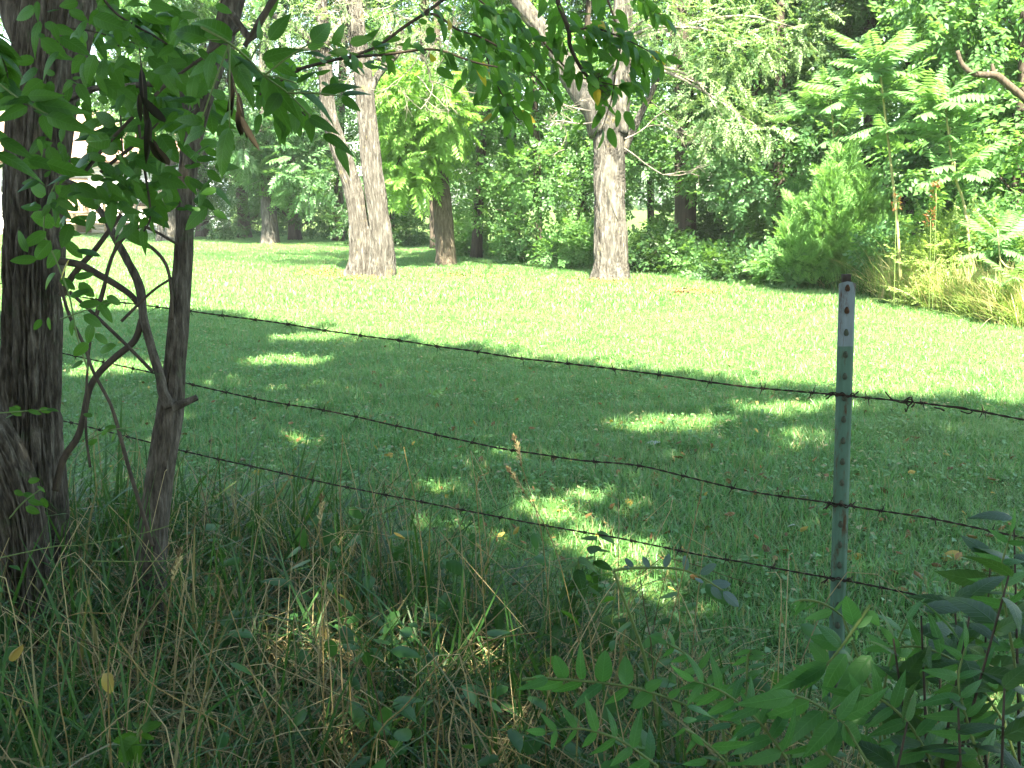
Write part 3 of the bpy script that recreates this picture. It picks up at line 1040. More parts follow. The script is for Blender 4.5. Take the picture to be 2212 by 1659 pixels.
WOODS = [
    # x, depth, trunk px, height, material, style, clumps, lowest clump, radius, label
    (-60, 47, 30, 11, M_BRIGHT, 'broad', 26, 1.2, 2.6, "sunlit green tree behind the roof at the house's far end"),
    (170, 49, 30, 12, M_WOOD, 'broad', 28, 2.5, 2.8, "sunlit tree rising straight behind the house roof"),
    (350, 46, 30, 12, M_BRIGHT, 'broad', 26, 2.2, 2.6, "bright tree behind the gable end of the house"),
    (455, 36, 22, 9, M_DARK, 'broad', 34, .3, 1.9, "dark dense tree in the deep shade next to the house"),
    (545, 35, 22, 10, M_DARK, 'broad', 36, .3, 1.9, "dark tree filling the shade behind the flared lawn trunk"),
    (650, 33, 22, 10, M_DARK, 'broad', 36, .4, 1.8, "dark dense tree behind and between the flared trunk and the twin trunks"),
    (740, 32, 20, 11, M_WOOD, 'broad', 34, .8, 2.0, "leafy tree in the woods directly behind the leaning twin trunk"),
    (850, 29, 20, 10, M_DARK, 'broad', 34, .5, 1.7, "shaded tree behind the bright feathery clump"),
    (945, 27, 18, 10, M_WOOD, 'broad', 34, 1.4, 1.7, "leafy tree behind the straight brown walnut trunk"),
    (1030, 23.5, 20, 9, M_WOOD, 'broad', 36, 1.2, 1.4, "sunlit broad-leaved tree at the woods edge midway between two lawn trunks"),
    (1110, 26, 26, 9, M_DARK, 'broad', 20, 2.0, 1.6, "shadowy tree deep in the woods behind hanging ash leaves"),
    (1165, 21.5, 14, 8.5, M_WOOD, 'broad', 34, 1.0, 1.25, "light green broad-leaved tree leaning out of the woods near the scarred trunk"),
    (1245, 23, 16, 9, M_BLUE, 'broad', 34, 1.2, 1.3, "glossy tree tucked close behind the scarred trunk"),
    (1400, 25, 14, 9, M_WOOD, 'broad', 26, 2.3, 1.6, "thin high-crowned tree with sky showing beneath its branches"),
    (1472, 20.5, 42, 9, M_WOOD, 'broad', 34, 1.9, 1.5, "thick dark trunk in the woods at the edge of the sky gap"),
    (1574, 19.5, 17, 8, M_WOOD, 'broad', 32, 1.5, 1.3, "slim dark trunk in the woods, slightly bent, first of a close pair"),
    (1602, 20.2, 13, 8, M_BLUE, 'broad', 32, 1.2, 1.2, "slimmest dark trunk in the woods, second of a close pair"),
    (1668, 18.5, 22, 8.5, M_BLUE, 'broad', 34, 1.4, 1.3, "leafy tree behind the upright yellow-green cedar"),
    (1765, 19, 30, 10, M_WOOD, 'broad', 34, 1.5, 1.4, "broad-leaved tree with pale glints just behind the cedar's tip"),
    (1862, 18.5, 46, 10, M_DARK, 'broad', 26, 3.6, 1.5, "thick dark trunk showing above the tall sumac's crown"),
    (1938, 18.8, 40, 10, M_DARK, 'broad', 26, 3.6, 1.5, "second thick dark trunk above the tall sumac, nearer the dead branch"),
    (1985, 16.5, 20, 8, M_WOOD, 'broad', 34, .8, 1.2, "leafy tree filling the gap between two sumac stems"),
    (2075, 15.5, 20, 9, M_BLUE, 'broad', 38, .6, 1.3, "glossy tree standing behind the shorter sumac"),
    (2165, 14.2, 20, 9, M_WOOD, 'broad', 40, .5, 1.25, "dense dark-hearted tree under the bare dead branch"),
    (2330, 14.5, 20, 9, M_BLUE, 'broad', 40, .3, 1.25, "leafy tree at the picture's far edge past the dead branch"),
    (-330, 42, 26, 11, M_WOOD, 'broad', 30, .4, 2.6, "leafy tree outside the photo beyond the house"),
    (1700, 26, 22, 11, M_WOOD, 'broad', 30, 2.2, 2.0, "far tree whose top fills the sky behind the cedar"),
    (2010, 22, 22, 11, M_WOOD, 'broad', 32, 1.5, 1.9, "far tall tree deep in the woods behind both sumacs"),
]
for k, w in enumerate(WOODS):
    wood_tree(*w, seed=k, lean=(.5 if k % 3 == 0 else -.3))

# the far side of the field: a wood too distant to count
V, F = foliage([((x_, 120 + rng.normal(0, 4), rng.uniform(2, 7)), (6, 4, 4.5), 70) for x_ in np.arange(-110, 111, 5)], SPRAYS, 3.2)
tag(part("distant_woods", make_mesh("distant_woods", V, F, M_WOOD, smooth=False)), kind="stuff")
# dead branch sticking out of the woods
dbt = root("dead_branch", PX(2212, 225, 11.8), "bare dark dead branch poking out of the leaves with a stub in its crook", "branch")
uu = m_per_px(11.8)
tube_part("limb", dbt, PATH([(2068, 110), (2078, 138), (2100, 158), (2130, 162), (2152, 163), (2180, 185), (2215, 215), (2290, 290)], 11.8), np.array([4, 5, 6, 7, 8, 8, 8, 9]) * uu, M_VINE, seg=10, n=40)
tube_part("stub", dbt, PATH([(2150, 164), (2145, 150), (2143, 138)], 11.8), np.array([6, 5, 3]) * uu, M_VINE, seg=8)


# ------------------------------------------------------------------ litter round the lawn trees and over the near lawn
def litter():
    gl = np.random.default_rng(19)
    P = []
    for x, y, rx, ry, n in ((690, 594, 70, 9, 260), (780, 606, 70, 8, 160), (1300, 612, 90, 8, 200), (1490, 636, 80, 7, 260), (1010, 600, 120, 6, 120), (600, 533, 60, 5, 120)):
        q = gl.normal(0, .5, (n, 2)) * [rx, ry] + [x, y]
        P.append(np.array([GR(a, b) for a, b in q]))
    q = np.column_stack([gl.uniform(-60, 2270, 620), 660 + 640 * gl.uniform(0, 1, 620) ** .8])
    P.append(np.array([GR(a, b) for a, b in q]))
    P = np.concatenate(P)
    P[:, 2] += np.where(np.arange(len(P)) < 1120, gl.uniform(.045, .085, len(P)), gl.uniform(.03, .055, len(P)))
    Y = np.column_stack([gl.normal(size=len(P)), gl.normal(size=len(P)), gl.normal(0, .4, len(P))])
    T = leaf_shape(.5, 5, .6, .8, -.5, .5, twist=1.0)
    V, F = scatter(T, frames(Y, np.column_stack([gl.normal(0, .5, (len(P), 2)), np.ones(len(P))])), P, gl.uniform(.018, .05, len(P)))
    tag(part("leaf_litter", make_mesh("leaf_litter", V, F, M_LITTER, smooth=False)), kind="stuff")


litter()


# ------------------------------------------------------------------ cedar
def cedar():
    Zb = GZ(1810, 625) + .35
    b = PX(1805, 630, Zb)
    t = root("cedar_tree", (b[0], b[1], 0), "yellow-green feathery young cedar at the woods edge behind the steel post", "tree")
    H = PX(1800, 345, Zb)[2]
    tube_part("trunk", t, [(b[0], b[1], 0), (b[0], b[1], H * .6), (b[0], b[1], H * .98)], [.05, .035, .008], M_BARKD, seg=8)
    gg = np.random.default_rng(3)
    # feathery fan: scale-leaf sprigs to both sides of a stem, nearly in one plane
    def plume(seed):
        r = np.random.default_rng(seed)
        n = 26
        tt = np.sort(r.uniform(.05, 1, n))
        a = np.where(np.arange(n) % 2 == 0, 1, -1) * r.uniform(.4, .8, n)
        Y = np.column_stack([np.sin(a), np.cos(a), r.normal(.1, .25, n)])
        P = np.column_stack([np.zeros(n), tt, -.12 * tt ** 2])
        return scatter(rhomb(.16, .05), frames(Y, np.column_stack([r.normal(0, .4, (n, 2)), np.ones(n)])), P, .36 * (1.15 - tt) + .16)
    T = [plume(s) for s in range(4)]
    P, Y = [], []
    # several upright leaders give the ragged outline
    leaders = [(0, 0, 1.0, .62)] + [(lx0, gg.uniform(-.5, .4), hh0, .36) for lx0, hh0 in ((-.35, .84), (.3, .8), (-.65, .62), (.6, .6), (-.9, .4), (.85, .42), (-.15, .66), (.15, .58), (-.5, .5), (.45, .45))]
    for lx_, ly_, hh, rr in leaders:
        n = int(300 * hh)
        f = gg.uniform(.03, 1, n) ** 1.1
        rad = rr * (1 - f) ** .75 * np.sqrt(gg.uniform(.35, 1, n)) + .03
        a = gg.uniform(0, 6.28, n)
        px, py = lx_ * (.55 + .45 * f) + rad * np.cos(a), ly_ + rad * np.sin(a)
        P.append(np.column_stack([b[0] + px, b[1] + py, .08 + f * hh * H]))
        Y.append(np.column_stack([np.cos(a) * .8, np.sin(a) * .8, .8 + f * .7]))
    P, Y = np.concatenate(P), norm(np.concatenate(Y)) + gg.normal(0, .2, (sum(len(p) for p in P), 3))
    S = gg.uniform(.16, .30, len(P))
    M = frames(Y, np.column_stack([Y[:, 0] * .5, Y[:, 1] * .5 - .35, np.ones(len(Y))]) + gg.normal(0, .3, Y.shape))
    pk = gg.integers(0, 4, len(P))
    V, F = merge([scatter(T[k], M[pk == k], P[pk == k], S[pk == k]) for k in range(4)])
    part("foliage", make_mesh("foliage", V - np.array(t.location), F, M_CEDAR, smooth=False), t, kind="stuff")


cedar()


# ------------------------------------------------------------------ sumacs: every frond a part
def frond_mesh(seed, pairs=11, mat=None, w=.3, leaflet=.26, droop=.3):
    T = leaf_shape(w, 4, .6, .9, .15, .25)
    V, F = frond_t(pairs, 1, leaflet, w, droop, seed, T)
    tt = np.linspace(0, 1, 8)
    Vr, Fr = tube(np.column_stack([np.zeros(8), tt, -droop * tt * tt * .6 - .004]), np.linspace(.007, .003, 8), seg=4, n=10, cap=False)[:2]
    V, F = merge([(V, F), (Vr, [Fr])])
    return make_mesh("frond", V, F, mat or M_SUMAC, smooth=False)


FRM = [frond_mesh(300 + k) for k in range(5)]


def sumac(pts, Z, wpx, label, tops, n=20, flen=.62, seed=1, group=None):
    g = np.random.default_rng(seed)
    u = m_per_px(Z)
    P = PATH(pts, Z)
    t = root("sumac", (P[0][0], P[0][1], 0), label, "sumac", group)
    tube_part("stem", t, P, np.linspace(wpx, wpx * .5, len(P)) * u * .55, M_YSTEM, seg=10, n=30)
    L = np.array(t.location)
    for j, (tx, ty, k, fl) in enumerate(tops):
        c = PX(tx, ty, Z + g.uniform(-.2, .2))
        a = min(P, key=lambda q: np.linalg.norm(q - c))
        if np.linalg.norm(a - c) > .08:
            tube_part("branch", t, [a, (a + c) / 2 + np.array([0, 0, -.03]), c], [wpx * .45 * u, wpx * .4 * u, wpx * .3 * u], M_YSTEM, seg=6)
        for i in range(k):
            az = 6.283 * (i / k) + g.normal(0, .25)
            el = g.uniform(-.15, .75) if i % 3 else g.uniform(.6, 1.1)
            y = np.array([math.cos(az) * math.cos(el), math.sin(az) * math.cos(el), math.sin(el)])
            M = frames(y[None], np.array([[0, 0, 1.0]]) + g.normal(0, .12, (1, 3)))[0] * (fl * g.uniform(.8, 1.15))
            o = part("frond", FRM[g.integers(0, 5)], t)
            mm = Matrix(M.tolist()).to_4x4()
            mm.translation = Vector(c - L + np.array([0, 0, -g.uniform(0, .25)]))
            o.matrix_basis = mm


sumac([(1946, 612), (1938, 480), (1925, 360), (1912, 250), (1900, 150), (1893, 118)], 12.6, 6, "tallest sumac, its crown of long pinnate leaves topping a pale leaning stem",
      [(1893, 120, 16, .62), (1905, 190, 10, .6), (1915, 260, 9, .55), (1830, 175, 8, .5)], seed=1)
sumac([(2100, 600), (2084, 450), (2062, 380), (2050, 300), (2042, 225)], 12.0, 6, "shorter sumac with a crooked stem, under the dead branch",
      [(2036, 205, 15, .55), (2052, 270, 10, .55), (2062, 350, 8, .5), (2110, 330, 6, .45)], seed=2)
sumac([(1775, 600), (1790, 420), (1800, 300), (1795, 215)], 15.6, 5, "sumac half hidden behind the cedar with loose pale fronds",
      [(1790, 195, 12, .55), (1740, 225, 8, .5), (1820, 260, 8, .5)], seed=3)
sumac([(2165, 640), (2160, 560), (2155, 500)], 10.9, 4, "low young sumac among the brush beside the dry grass",
      [(2155, 495, 10, .42), (2190, 580, 8, .4)], seed=4)


# ------------------------------------------------------------------ brush along the edge
def shrub(x, yb, rx, h_px, label, mat, T=None, n=6, size=.28, dens=55, name="shrub", back=0.0, cat="shrub"):
    g = np.random.default_rng(int(x))
    Z = GZ(x, yb) + back
    u = m_per_px(Z)
    b = PX(x, yb, Z)
    t = root(name, (b[0], b[1], 0), label, cat)
    cl = []
    for k in range(n):
        f = g.uniform(.15, .85)
        c = np.array([b[0] + g.uniform(-1, 1) * rx * u * (1 - .4 * f), b[1] + g.uniform(-.3, .5), f * h_px * u])
        cl.append((c, (rx * u * .5, .45, h_px * u * .28), dens))
        if k % 2 == 0:
            tube_part("stem", t, [(b[0] + g.normal(0, .08), b[1], 0), c * .5 + np.array([b[0], b[1], 0]) * .5 + np.array([0, 0, .1]), c], [.016, .012, .006], M_VINE, seg=5)
    add_foliage("foliage", t, cl, T or SPRAYS, size, mat, droop=.1)


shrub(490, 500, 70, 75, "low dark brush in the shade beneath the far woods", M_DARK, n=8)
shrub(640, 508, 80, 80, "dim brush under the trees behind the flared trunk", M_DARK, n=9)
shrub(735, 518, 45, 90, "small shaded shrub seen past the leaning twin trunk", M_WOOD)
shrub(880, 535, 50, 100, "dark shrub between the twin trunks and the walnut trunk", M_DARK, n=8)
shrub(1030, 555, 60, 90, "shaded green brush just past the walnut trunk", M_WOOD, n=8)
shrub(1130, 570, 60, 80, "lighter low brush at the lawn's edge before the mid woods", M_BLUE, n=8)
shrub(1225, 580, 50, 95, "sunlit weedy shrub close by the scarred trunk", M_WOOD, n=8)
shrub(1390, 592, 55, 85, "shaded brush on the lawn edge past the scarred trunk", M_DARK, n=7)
shrub(1480, 598, 55, 60, "low brush at the foot of the thick dark woods trunk", M_WOOD, n=7, dens=40)
shrub(1430, 588, 60, 130, "scrubby bush half closing the gap onto the field", M_WOOD, n=9, back=2.2)
shrub(1530, 594, 55, 125, "scrubby bush between the thick dark trunk and the slim pair", M_DARK, n=9, back=2.0)
shrub(1640, 604, 50, 140, "scrubby bush between the slim pair and the cedar", M_WOOD, n=9, back=1.6)
shrub(1590, 608, 60, 55, "low brush beneath the close pair of slim trunks", M_DARK, n=7)
shrub(1680, 618, 50, 90, "leafy brush crowding the cedar's open side", M_WOOD, n=7)
shrub(1900, 638, 45, 120, "pale glinting shrub between the cedar and the tallest sumac stem", M_BLUE, n=9, size=.26)
shrub(2075, 668, 105, 190, "bright yellow-green bush rising from the dry grass", M_GOLD, T=FINE, n=20, size=.26, dens=120)
shrub(2180, 680, 60, 200, "tall weedy bush at the end of the dry grass", M_WOOD, n=10, size=.26)


# rust-red sprigs on the brush
for k, (x, y, Z_) in enumerate(((1935, 440, 12.2), (2022, 410, 11.6), (2010, 470, 11.6))):
    P0 = PX(x, y + 45, Z_)
    lab = ["rusty red seed sprig beside the tallest sumac's stem", "highest rusty red seed sprig, above the yellow-green bush", "rusty red seed sprig just over the yellow-green bush"][k]
    t = root("seed_sprig", (P0[0], P0[1], 0), lab, "sprig", "rusty red seed sprigs")
    tube_part("stem", t, [(P0[0] + .05, P0[1], 0), P0, PX(x, y, Z_)], [.005, .004, .003], M_GSTEM, seg=5)
    V, F = foliage([(PX(x, y, Z_), (.05, .04, .11), 40)], [rhomb(.3)], .05, droop=-.5)
    part("seed_head", make_mesh("seed_head", V - np.array(t.location), F, M_REDBUD, smooth=False), t, kind="stuff")


# dry grass bank at the woods edge
def straw_bank():
    var = []
    for k in range(3):
        V, F = blade_set(60, .16, .25, .62, .010, lean=.2, segs=4, seed=80 + k, bend=.8)
        var.append(make_mesh("straw_tuft", V, F, M_STRAWL, smooth=False))
    for k in range(2):
        V, F = blade_set(60, .16, .2, .5, .010, lean=.3, segs=3, seed=90 + k, bend=.6)
        var.append(make_mesh("straw_tuft", V, F, M_GOLD, smooth=False))
    n = 650
    t = rng.uniform(0, 1, n)
    px = 1905 + t * 330
    py = 632 + t * 72 + rng.uniform(-16, 16, n)
    P = np.array([GR(a, c) for a, c in zip(px, py)])
    s = rng.uniform(.6, 1.1, n)
    s *= 1.15
    s[px < 1975] *= 1.2
    o = gn_scatter("dry_grass", P, rng.uniform(0, 6.28, n), s, rng.integers(0, 5, n), var, tilt=.2)
    # taller weeds along the rest of the woods edge
    var2 = []
    for k in range(3):
        V, F = blade_set(50, .2, .12, .4, .012, lean=.5, segs=3, seed=95 + k, bend=.7)
        var2.append(make_mesh("edge_weed_tuft", V, F, M_TALL, smooth=False))
    q = rng.uniform(0, 1, 700)
    k = np.interp(q, np.linspace(0, 1, len(EDGE)), EDGE[:, 0])
    yy = edge_y(k) + rng.uniform(0, 1, 700) ** 1.5 * 2.5
    gn_scatter("edge_weeds", np.column_stack([k, yy, gz(k, yy)]), rng.uniform(0, 6.28, 700), rng.uniform(.6, 1.2, 700), rng.integers(0, 3, 700), var2, tilt=.15)


straw_bank()
# ================================================================== fence
def fence_Z(x, y):
    """depth of the upright plane of the fence at a picture point"""
    return 2.553 / ((x - 1106.0) / FPX * .383 + .924 * (math.cos(PITCH) + (829.5 - y) / FPX * math.sin(PITCH)))


def wire_path(pts):
    return np.array([PX(x, y, fence_Z(x, y)) for x, y in pts])


WIRES = [
    ("top strand of barbed wire, running above the lawn to the post's upper studs", [(-260, 583), (0, 612), (130, 634), (250, 652), (410, 673), (600, 700), (800, 727), (1000, 754), (1200, 782), (1400, 805), (1600, 832), (1825, 853), (1960, 868), (2100, 889), (2212, 910), (2420, 948), (2950, 1058)]),
    ("second strand of barbed wire down, crossing the shaded lawn", [(-260, 690), (0, 733), (130, 763), (320, 802), (410, 828), (600, 868), (800, 908), (1000, 950), (1200, 986), (1400, 1012), (1600, 1056), (1825, 1092), (2000, 1120), (2212, 1160), (2420, 1200), (2950, 1315)]),
    ("third strand of barbed wire down, low over the weeds and rusty grey", [(-260, 840), (0, 885), (130, 910), (400, 975), (600, 1020), (800, 1062), (1000, 1103), (1200, 1138), (1400, 1176), (1600, 1212), (1825, 1252), (2000, 1288), (2212, 1330), (2420, 1370), (2950, 1485)]),
    ("lowest strand of barbed wire, half buried in grass and seedlings", [(-260, 1140), (0, 1185), (400, 1290), (800, 1400), (1200, 1460), (1480, 1510), (1600, 1535), (1825, 1588), (2000, 1640), (2212, 1690), (2420, 1740), (2950, 1880)]),
]


def barb_mesh():
    mb = MB()
    r, R0 = .0012, .0042
    t = np.linspace(0, 2.2 * 2 * np.pi, 20)
    mb.tube(np.column_stack([(t / t[-1] - .5) * .009, R0 * np.cos(t), R0 * np.sin(t)]), [r] * 20, seg=4, n=40)
    for s, a in ((-1, .4), (-1, 2.6), (1, 4.2), (1, 5.6)):
        d = np.array([s * .25, math.cos(a), math.sin(a)])
        p0 = np.array([s * .003, R0 * math.cos(a), R0 * math.sin(a)])
        mb.tube([p0, p0 + d * .008, p0 + d * .017], [r, r, .0002], seg=4, n=4)
    return mb.mesh("barb", M_WIRE)


def barbed_wires():
    bm = barb_mesh()
    for k, (lab, pts) in enumerate(WIRES):
        C = smooth_path(wire_path(pts), 900)
        t = root("barbed_wire", C[450], lab, "barbed wire", "strands of the barbed wire fence")
        L = np.array(t.location)
        d = np.concatenate([[0], np.cumsum(np.linalg.norm(np.diff(C, axis=0), axis=1))])
        T = norm(np.gradient(C, axis=0))
        A = norm(np.cross(T, [0, 0, 1.0]))
        B = np.cross(T, A)
        # slack kinks
        C = C + B * (fbm(np.column_stack([d * 4, d * 0 + k * 9, d * 0]), 2) - .5)[:, None] * .012
        ph = d / .062 * 2 * np.pi
        for s in (0, math.pi):
            Q = C + .0014 * (A * np.cos(ph + s)[:, None] + B * np.sin(ph + s)[:, None])
            V, F = tube(Q, np.full(len(Q), .0014), seg=6, n=len(Q), cap=False)[:2]
            part("strand", make_mesh("strand", V - L, [F], M_WIRE), t)
        p = .04 + .03 * k
        g = np.random.default_rng(k)
        while p < d[-1] - .05:
            i = int(np.searchsorted(d, p))
            M = np.stack([T[i], A[i], B[i]], -1)
            a = g.uniform(0, 6.28)
            o = part("barb", bm, t)
            mm = Matrix((M @ np.array(Matrix.Rotation(a, 3, 'X'))).tolist()).to_4x4()
            mm.translation = Vector(C[i] - L)
            o.matrix_basis = mm
            p += .127 + g.normal(0, .006)
        if k == 0:     # loose tie wires and knots by the post
            for q in ([(1782, 856), (1795, 848), (1810, 850), (1826, 853)], [(1912, 846), (1924, 860), (1940, 868), (1962, 872)], [(1950, 868), (1958, 862), (1968, 858), (1970, 868), (1962, 878), (1957, 890), (1955, 882)],
                      [(1972, 868), (1962, 876), (1957, 868), (1966, 862), (1975, 872), (1968, 880)], [(2018, 880), (2036, 884), (2040, 888), (2030, 882)], [(2056, 878), (2080, 880), (2100, 888), (2092, 893), (2075, 888)]):
                Q = np.array([PX(x, y, fence_Z(x, y) - .006) for x, y in q])
                tube_part("tie_wire", t, Q, [.0017] * len(q), M_WIRE, seg=6, n=30)


def fence_post():
    bz = fence_Z(1803, 1655) + .008        # the wires run across the studded face
    b = PX(1803, 1655, bz)
    tp = PX(1831, 597, fence_Z(1831, 597) + .008)
    b = b - np.array([0, 0, .12 + max(0, b[2])])
    axis = norm(tp - b)
    H = np.linalg.norm(tp - b)
    zq = Vector(axis)
    face = norm(np.array([-.12, -1.0, 0]))
    y = norm(-face - axis * (-face @ axis))
    x = np.cross(y, axis)
    t = root("fence_post", b, "green steel T-post with a worn white tip and a row of rusty studs", "fence post")
    M = Matrix(np.stack([x, y, axis], -1).tolist()).to_4x4()
    t.matrix_world = Matrix.Translation(Vector(b)) @ M

    def tee(z0, z1, mat, name, cut=0.0):
        w, th, rib, rt = .0195, .0042, .032, .0035
        prof = np.array([[-w, 0], [-w * .55, -.0022], [0, -.0030], [w * .55, -.0022], [w, 0], [w, th], [rt, th + .001], [rt, rib], [-rt, rib], [-rt, th + .001], [-w, th]])
        n = len(prof)
        zs = np.linspace(z0, z1, 14)
        V = np.array([[p[0], p[1], z - (cut * max(0, abs(p[0]) - .006) / .0135 if z == z1 else 0)] for z in zs for p in prof])
        i = (np.arange(13)[:, None] * n + np.arange(n)[None]).ravel()
        j = (np.arange(13)[:, None] * n + (np.arange(n)[None] + 1) % n).ravel()
        mb = MB().add(V, np.stack([i, j, j + n, i + n], -1))
        k = 13 * n
        mb.add(V, np.array([[k, k + 1, k + 9, k + 10], [k + 1, k + 2, k + 9, k + 9], [k + 2, k + 3, k + 6, k + 9], [k + 3, k + 4, k + 5, k + 6]])[[0, 2, 3]])
        mb.add(V, [[k + 6, k + 7, k + 8, k + 9]])
        mb.add(V, [[k + 1, k + 2, k + 9]])
        return part(name, mb.mesh(name, mat, smooth=False), t)
    tipL = .172
    tee(0, H - tipL, M_POSTG, "shaft")
    tee(H - tipL, H - .012, M_POSTW, "painted_tip", cut=.006)
    part("top_nub", MB().box((-.001, .012, H - .006), (.018, .026, .02)).mesh("top_nub", M_BARKD), t)
    sm = MB()
    a = np.linspace(0, np.pi, 7)
    V = []
    for s, k in ((0, 1.0), (.6, .9), (1, .6)):
        for zz, ww in ((-.0085, .55), (-.004, 1), (.0015, .9), (.0085, .35)):
            V += [[-.0062 * ww * k, -.0028 - .0062 * s, zz * (1 - .25 * s) - .0015 * s], [.0062 * ww * k, -.0028 - .0062 * s, zz * (1 - .25 * s) - .0015 * s]]
    V = np.array(V)
    F = []
    for l in range(2):
        for r in range(3):
            o = l * 8 + r * 2
            F += [[o, o + 2, o + 10, o + 8], [o + 1, o + 9, o + 11, o + 3]]
        o = l * 8
        F += [[o, o + 8, o + 9, o + 1], [o + 6, o + 7, o + 15, o + 14]]
    F += [[16, 18, 19, 17], [18, 20, 21, 19], [20, 22, 23, 21]]
    sm.add(V, F)
    smesh = sm.mesh("stud", M_RUST)
    z, k = H - .028, 0
    gmesh = sm.mesh("stud", rough_mat("worn_stud_paint", [(.3, (.03, .05, .035)), (.6, (.08, .085, .055))], (120, 120, 120), 1.0, bump=.3, bdist=.001))
    while z > .1:
        o = part("stud", smesh if k < 2 else gmesh, t)
        o.location = (0, 0, z)
        z -= .0545
        k += 1
    for (x0, x1, yy) in ((1788, 1850, 853), (1784, 1846, 1092), (1780, 1842, 1252)):
        q = [(x0, yy + 8), (x0 + 10, yy - 3), (x0 + 20, yy + 3), ((x0 + x1) / 2, yy - 5), (x1 - 18, yy + 5), (x1 - 8, yy - 4), (x1, yy + 7)]
        V, F = tube(np.array([PX(a, c, fence_Z(a, c) - .006) for a, c in q]), [.0017] * 7, seg=6, n=40)[:2]
        V = (np.array(t.matrix_world.inverted()) @ np.column_stack([V, np.ones(len(V))]).T).T[:, :3]
        part("tie_wire", make_mesh("tie_wire", V, [F], M_WIRE), t)
    # wire clips round the post
    for (xx, yy) in ((1825, 853), (1818, 1092), (1812, 1252)):
        c = PX(xx, yy, fence_Z(xx, yy))
        loc = t.matrix_world.inverted() @ Vector(c)
        z = loc.z
        q = [(-.045, -.004, z - .012), (-.028, -.008, z + .002), (-.019, .006, z + .004), (-.004, .036, z + .002), (.006, .036, z - .002), (.021, .006, z - .004), (.026, -.009, z + .003), (.034, -.004, z + .008)]
        V, F = tube(np.array(q), [.0016] * 8, seg=6, n=40)[:2]
        part("wire_clip", make_mesh("wire_clip", V, [F], M_WIRE), t)


barbed_wires()
fence_post()


# ================================================================== trunks in front of the fence
def near_trunk(label, pts, Z, wpx, name="tree", limbs=(), bark=.019, seg=180, n=420, mat=None, flare=None):
    Zs = [Z] * len(pts) if np.isscalar(Z) else Z
    P = PATH(pts, Zs)
    rad = np.array(wpx) / 2 * np.array([m_per_px(z) for z in Zs])
    t = root(name, (P[0][0], P[0][1], 0), label, "tree")
    V, F, C, r = tube(P, rad, seg=seg, n=n, bark=bark, kth=9, ks=5, flare=flare)
    part("trunk", make_mesh("trunk", V - np.array(t.location), [F], mat or M_BARKF), t)
    for lp, lz, lw in limbs:
        Lz = [lz] * len(lp) if np.isscalar(lz) else lz
        V, F = tube(PATH(lp, Lz), np.array(lw) / 2 * m_per_px(np.mean(Lz)), seg=24, n=60, bark=.004, kth=6, ks=8)[:2]
        part("limb", make_mesh("limb", V - np.array(t.location), [F], mat or M_BARKF), t)
    return t


T_TALL = near_trunk("tall dark furrowed trunk rising at the edge of the picture, forked overhead",
                    [(82, 1480), (80, 1300), (76, 1080), (68, 900), (70, 700), (74, 500), (80, 350), (92, 220), (108, 120), (122, 40), (140, -60), (190, -330), (240, -800)],
                    [3.25] * 11 + [3.2, 3.1], [150, 132, 122, 114, 113, 116, 120, 128, 140, 150, 140, 110, 80],
                    limbs=[([(100, 130), (60, 60), (20, -40), (-60, -200), (-220, -500)], 3.25, [100, 90, 80, 75, 60])], flare=(.05, .12, 4))
T_LEAN = near_trunk("short thick trunk leaning out at the lower corner, bark lit on one side",
                    [(66, 1560), (52, 1370), (48, 1250), (38, 1120), (0, 1010), (-50, 930), (-130, 820), (-260, 640), (-420, 300)],
                    [2.85, 2.9, 2.9, 2.9, 2.9, 2.9, 2.9, 2.9, 2.9], [104, 90, 92, 100, 116, 124, 118, 104, 80], flare=(.02, .1, 4))
T_SLIM = near_trunk("slim crooked mottled sapling trunk with a broken stub above the fence wires",
                    [(318, 1420), (325, 1250), (333, 1120), (352, 980), (366, 890), (376, 800), (386, 700), (392, 600), (399, 500), (402, 400), (418, 290), (445, 190), (472, 110), (498, 20), (520, -80), (560, -420)],
                    [3.0] * 16, [74, 66, 62, 56, 58, 46, 42, 40, 38, 38, 40, 42, 44, 46, 44, 34],
                    limbs=[([(368, 880), (352, 845), (346, 813), (327, 750), (311, 690), (303, 625), (278, 568), (252, 520), (224, 468), (175, 408), (128, 388)], 2.95, [26, 22, 19, 18, 19, 18, 17, 15, 14, 13, 12]),
                           ([(374, 880), (394, 872), (410, 866), (426, 858)], 2.95, [22, 18, 15, 12]),
                           ([(500, 30), (540, 80), (560, 50), (590, 0), (640, -90)], 2.95, [14, 15, 15, 15, 14]),
                           ([(416, 300), (392, 205), (367, 185), (330, 182), (293, 184), (262, 187), (230, 187), (200, 193), (147, 213)], 3.05, [9, 10, 11, 12, 12, 11, 12, 12, 14])],
                    bark=.005, seg=72, n=240, flare=(.02, .1, 3))


